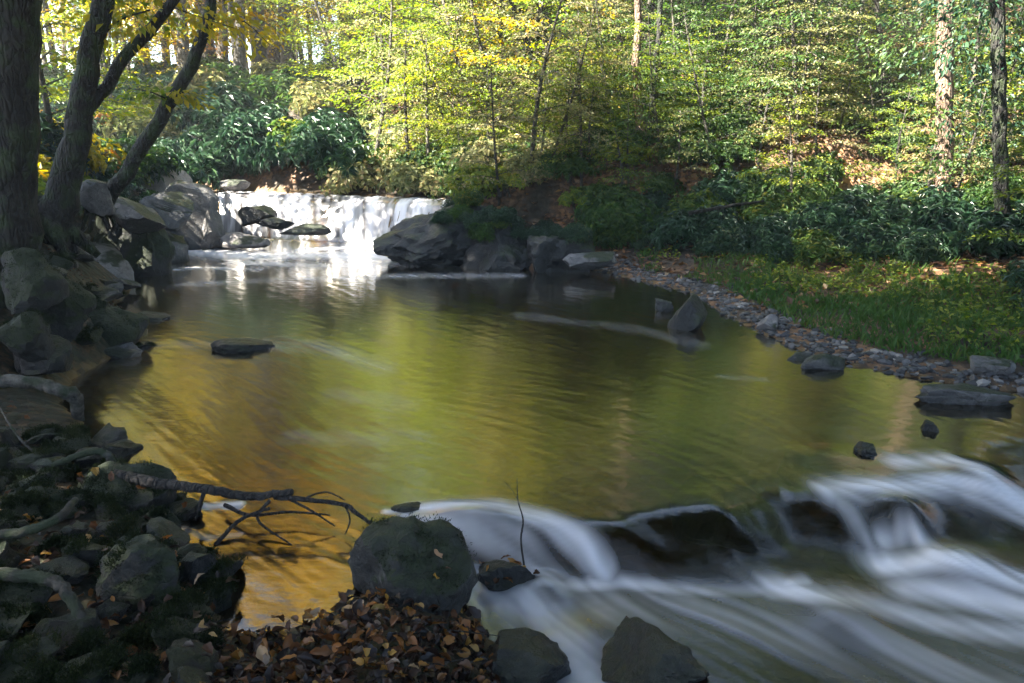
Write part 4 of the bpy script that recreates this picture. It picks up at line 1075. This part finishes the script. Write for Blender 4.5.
# moss and litter of the left bank
n = 14000
X = RNG.uniform(-6.5, 0, n); Y = RNG.uniform(2.2, 15, n)
k = ~inside(X, Y, OUT) & (seg_dist(X, Y, OUT) > .05) & (X < np.interp(Y, cl_y, cl_x)) & (fbm(X * 1.5, Y * 1.5, 3) > -.05)
X, Y = X[k], Y[k]; N = len(X)
o = obj('dead_leaves', leaf_mesh('dead_leaves', M['litter'], np.stack([X, Y, gfast(X, Y) + .01 + .02 * RNG.random(N)], 1), RNG.normal(size=(N, 3)) * [1, 1, .25], RNG.normal(0, .4, (N, 3)) + [0, 0, 1], .035 + .025 * RNG.random(N), .6, np.clip(RNG.random(N) * .55, 0, 1))); tag(o, 'dark dead leaves strewn over the mossy left bank', 'leaf litter', kind='stuff')

# ------------------------------------------------------------------ foreground leaves, roots and branches
def big_leaf(seed, L=.075, ratio=.6):
    rg = np.random.default_rng(seed)
    n = 9
    t = np.linspace(0, 1, n)
    w = np.sin(np.pi * t ** .8) ** .8 * L * ratio * .5 * (1 + .15 * rg.normal(size=n)); w[0] = .001; w[-1] = .001
    cu, cr = rg.uniform(-1.4, 1.4), rg.uniform(.1, .9)
    z = np.sin(t * 1.6 + .3) * L * .28 * cu
    V = []
    for i in range(n):
        for s in (-1, -.5, 0, .5, 1):
            V.append((t[i] * L - L / 2, s * w[i], z[i] + abs(s) ** 1.5 * w[i] * cr + .002 * rg.normal()))
    F = []
    for i in range(n - 1):
        for j in range(4): F.append((i * 5 + j, (i + 1) * 5 + j, (i + 1) * 5 + j + 1, i * 5 + j + 1))
    return mesh_np('fallen_leaf', np.array(V), np.array(F), M['heap'], True, {'tint': np.full(len(V), .5)})
LM = [big_leaf(800 + i, .042 + .012 * (i % 3), .55 + .1 * (i % 2)) for i in range(9)]
DGN = DG()
def fallen(n, box, label, group, s=(.7, 1.3), lift=(0, .05), flt=None):
    k = 0; tr = 0
    while k < n and tr < n * 8:
        tr += 1
        px, py = random.uniform(box[0], box[2]), random.uniform(box[1], box[3])
        p = hit(px, py, gfast, 2.0, 12)
        q = drop(p[0], p[1])
        if q is None or (flt and not flt(q, px, py)): continue
        o = obj('fallen_leaf', random.choice(LM))
        o.location = q[0] + Vector((0, 0, .012 + random.uniform(*lift)))
        o.rotation_euler = (random.gauss(0, .5), random.gauss(0, .5), random.uniform(0, 6.28))
        z = random.uniform(*s); o.scale = (z, z, z)
        tag(o, label, 'leaf', group); k += 1
notw = lambda q, px, py: q[2] is not None and not q[2].name.startswith('water')
fallen(150, (190, 610, 480, 683), 'curled brown or orange leaf in the heap below the round boulder', 'leaves heaped below the round boulder', flt=notw)
fallen(40, (300, 600, 400, 640), 'orange leaf piled against the foot of the round boulder', 'leaves against the round boulder', lift=(0, .07), flt=notw)
fallen(45, (20, 480, 210, 640), 'dead leaf lying on the mossy foreground rocks', 'leaves on the mossy rocks', (.6, 1.1), (0, .01), flt=notw)
st_ = next(o for o in COL.objects if o.get('label', '').startswith('leaf covered stone'))
k_ = 0
for t_ in range(300):
    q = drop(st_.location.x + random.uniform(-.5, .5) * st_.dimensions.x, st_.location.y + random.uniform(-.5, .3) * st_.dimensions.y)
    if k_ > 15 or q is None or q[2].name != st_.name: continue
    o = obj('fallen_leaf', random.choice(LM)); o.location = q[0] + Vector((0, 0, .012)); o.rotation_euler = (random.gauss(0, .6), random.gauss(0, .6), random.uniform(0, 6.28)); o.scale = (.8,) * 3
    tag(o, 'wet leaf caught on the stone in the rapid', 'leaf', 'leaves on the stone in the rapid'); k_ += 1
def heap(n, box, name, label):
    VV, FF, TT, b = [], [], [], 0
    for k in range(n):
        px, py = random.uniform(box[0], box[2]), random.uniform(box[1], box[3])
        p = hit(px, py, gfast, 2.0, 12)
        if inside(p[0:1], p[1:2], OUT)[0]: continue
        me = random.choice(LM); m_ = len(me.vertices)
        V = np.empty(m_ * 3, np.float32); me.vertices.foreach_get('co', V); V = V.reshape(-1, 3) * random.uniform(.6, 1.15)
        F = np.empty(len(me.loops), np.int32); me.loops.foreach_get('vertex_index', F)
        Rm = np.array(Matrix.Rotation(random.uniform(0, 6.28), 3, 'Z') @ Matrix.Rotation(random.gauss(0, .7), 3, 'X') @ Matrix.Rotation(random.gauss(0, .7), 3, 'Y'))
        VV.append(V @ Rm.T + p + [0, 0, random.uniform(0, .035)]); FF.append(F.reshape(-1, 4) + b); b += m_; TT.append(np.full(m_, random.random() ** 1.5))
    o = obj(name, mesh_np(name, np.concatenate(VV), np.concatenate(FF), M['heapmass'], True, {'tint': np.concatenate(TT)})); tag(o, label, 'leaf litter', kind='stuff')
heap(1050, (170, 598, 500, 700), 'leaf_heap', 'dark wet leaves matted at the waters edge in the foreground')
heap(260, (-20, 440, 200, 690), 'scattered_leaves', 'small dead leaves scattered between the mossy stones')
def single_leaf(px, py, z, rot, sc, label, mat=None, seed=900):
    p = at_z(px, py, z); o = obj('fallen_leaf', big_leaf(seed, .08, .8)); o.location = p; o.rotation_euler = rot; o.scale = (sc,) * 3
    if mat: o.material_slots[0].link = 'OBJECT'; o.material_slots[0].material = mat
    tag(o, label, 'leaf')
single_leaf(178, 661, .16, (.9, .1, .9), 1.0, 'round pale tan leaf standing out on the dark foreground', M['paleleaf'])
single_leaf(630, 628, -.12, (.4, .3, 2.2), .9, 'orange leaf on top of the dark rock in the rapid', None, 905)
single_leaf(440, 552, .23, (.5, .4, .9), .8, 'whitish leaf stuck on the side of the round boulder', M['paleleaf'], 907)

def branch(name, label, cat, paths, mat, group=None):
    """paths: list of (pixel points with heights, radii, sides)"""
    P0 = at_z(*paths[0][0][0])
    root = empty(name, P0)
    for i, (pp, r, nm) in enumerate(paths):
        P = np.array([at_z(*q) for q in pp]) - P0
        T = Tubes(); T.add(smooth_path(P, max(12, 7 * len(pp)), min(.004, .12 * r[-1]), 20 + i), r, 8, .05, i)
        obj(nm, T.mesh(nm, mat), root)
    return tag(root, label, cat, group)
branch('broken_branch', 'dark broken branch reaching from the mossy boulder over the water', 'branch',
       [([(112, 474, .22), (160, 483, .2), (205, 489, .2), (250, 496, .17), (292, 492, .2)], [.035, .03, .026, .024, .018], 'limb'),
        ([(275, 497, .16), (310, 500, .17), (345, 505, .15), (356, 513, .12), (380, 530, .04)], [.016, .012, .012, .008], 'side_branch'),
        ([(205, 489, .2), (200, 505, .13), (196, 520, .03)], [.014, .006], 'twig'),
        ([(285, 497, .16), (310, 510, .1), (335, 526, .03)], [.009, .004], 'twig'), ([(270, 500, .15), (258, 520, .06), (292, 545, .0)], [.010, .008, .004], 'twig'),
        ([(225, 505, .05), (250, 515, .06), (290, 512, .06), (330, 515, .06)], [.012, .009, .004], 'twig'), ([(215, 545, 0), (240, 520, .06), (270, 508, .12)], [.012, .008], 'twig'),
        ([(300, 500, .16), (325, 492, .2), (345, 500, .17)], [.006, .003], 'twig'), ([(345, 505, .15), (350, 520, .08), (345, 535, .02)], [.006, .003], 'twig')], M['wetwood'])
branch('tree_root', 'thick bleached root ending bluntly over the water at left', 'root',
       [([(-40, 372, .42), (0, 380, .36), (35, 383, .34), (60, 390, .30), (75, 398, .22), (78, 425, -.05)], [.05, .05, .045, .045, .05, .04], 'root_arm')], M['root'])
branch('tree_root', 'thin bleached root arching over the dark hollow at left', 'root',
       [([(25, 470, .16), (50, 466, .2), (75, 457, .24), (98, 451, .26), (112, 460, .2), (118, 474, .1)], [.016, .018, .02, .022, .018], 'root_arm')], M['root'])
branch('dead_twig', 'pale forked twig standing in the dark hollow at left', 'twig',
       [([(46, 468, .1), (35, 453, .16), (22, 441, .22), (10, 425, .3), (0, 408, .36)], [.008, .007, .005], 'stem'), ([(24, 443, .22), (40, 435, .22), (60, 434, .2)], [.005, .003], 'side_twig')], M['root'])
branch('tree_root', 'mossy root curving across the left foreground boulders', 'root',
       [([(-20, 535, .32), (20, 532, .33), (45, 525, .35), (62, 515, .36), (75, 500, .34)], [.022, .022, .02, .016], 'root_arm')], M['barkmoss'])
branch('tree_root', 'dark mossy root snaking down the bottom left corner', 'root',
       [([(-20, 572, .34), (20, 575, .34), (55, 582, .32), (75, 605, .26), (85, 630, .2)], [.026, .026, .024, .02], 'root_arm')], M['barkmoss'])
branch('dead_twig', 'thin upright twig rising from the stone in the rapid', 'twig',
       [([(524, 565, -.02), (521, 540, .07), (523, 520, .13), (518, 500, .2), (517, 478, .27)], [.005, .0045, .002], 'stem'), ([(518, 500, .2), (512, 490, .24), (505, 482, .27)], [.002, .001], 'side_twig')], M['wetwood'])
for i in range(16):
    px, py = random.uniform(200, 470), random.uniform(622, 680); a_ = random.uniform(-.6, .6); L_x = random.uniform(20, 55)
    g0 = gpix(px, py); h_ = g0[2] + .035
    branch('dead_twig', 'thin dark twig lying in the leaves at the bottom of the photo', 'twig', [([(px - L_x * math.cos(a_), py - L_x * math.sin(a_) * .6, h_), (px, py + random.uniform(-4, 4), h_ + .015), (px + L_x * math.cos(a_), py + L_x * math.sin(a_) * .6, h_)], [.004, .0035, .0015], 'stem')], M['wetwood'], 'twigs lying in the leaves')
branch('fallen_log', 'thin fallen log lying among shrubs on the right bank', 'log', [([(690, 213, .95), (730, 206, 1.0), (780, 199, 1.0)], [.03, .028, .018], 'log_stem')], M['wetwood'])

# ------------------------------------------------------------------ light, sky, camera
SUN = Vector((-.64, -.22, .76)).normalized()
w = bpy.data.worlds.new('World'); SC.world = w; w.use_nodes = True
nt = w.node_tree; nt.nodes.clear()
sky = nt.nodes.new('ShaderNodeTexSky'); sky.sky_type = 'NISHITA'; sky.sun_disc = False
sky.sun_elevation = math.asin(SUN.z); sky.sun_rotation = math.atan2(SUN.x, SUN.y)
bg = nt.nodes.new('ShaderNodeBackground'); bg.inputs[1].default_value = .05
wo = nt.nodes.new('ShaderNodeOutputWorld')
nt.links.new(sky.outputs[0], bg.inputs[0]); nt.links.new(bg.outputs[0], wo.inputs[0])
ld = bpy.data.lights.new('sun', 'SUN'); ld.energy = 5; ld.angle = R(.5); ld.color = (1, .93, .80)
lo = bpy.data.objects.new('sun', ld); link(lo); lo.rotation_euler = SUN.to_track_quat('Z', 'Y').to_euler()

V_, F_ = np.array([(x, y, z) for z in (-3.0, 26.0) for y in (-9.0, 62.0) for x in (-45.0, 45.0)]), np.array([(0, 2, 3, 1), (4, 5, 7, 6), (0, 1, 5, 4), (2, 6, 7, 3), (0, 4, 6, 2), (1, 3, 7, 5)])
hm = NT('haze_air')
hv = hm.n('ShaderNodeVolumePrincipled', Color=(.95, .95, .92), Density=.0026, Anisotropy=.35)
hm.t.links.new(hv.outputs[0], hm.out.inputs['Volume'])
tag(obj('haze', mesh_np('haze', V_, F_, hm.m)), 'thin sunlit haze hanging in the wood', 'haze', kind='stuff')
cd = bpy.data.cameras.new('camera'); co = bpy.data.objects.new('camera', cd); link(co)
cd.sensor_width = 36; cd.lens = 36 * FPX / 1024; cd.clip_end = 1000; cd.clip_start = .05
co.location = (0, 0, CAMZ); co.rotation_euler = (R(90) - PITCH, 0, 0)
SC.camera = co
SC.view_settings.view_transform = 'Standard'; SC.view_settings.look = 'None'
SC.view_settings.exposure = 3.9; SC.view_settings.gamma = 1
c = SC.cycles
c.max_bounces = 7; c.diffuse_bounces = 3; c.glossy_bounces = 3; c.transmission_bounces = 4; c.transparent_max_bounces = 12
c.caustics_reflective = False; c.caustics_refractive = False; c.sample_clamp_indirect = 6
c.use_denoising = True
print('counts', ACC)
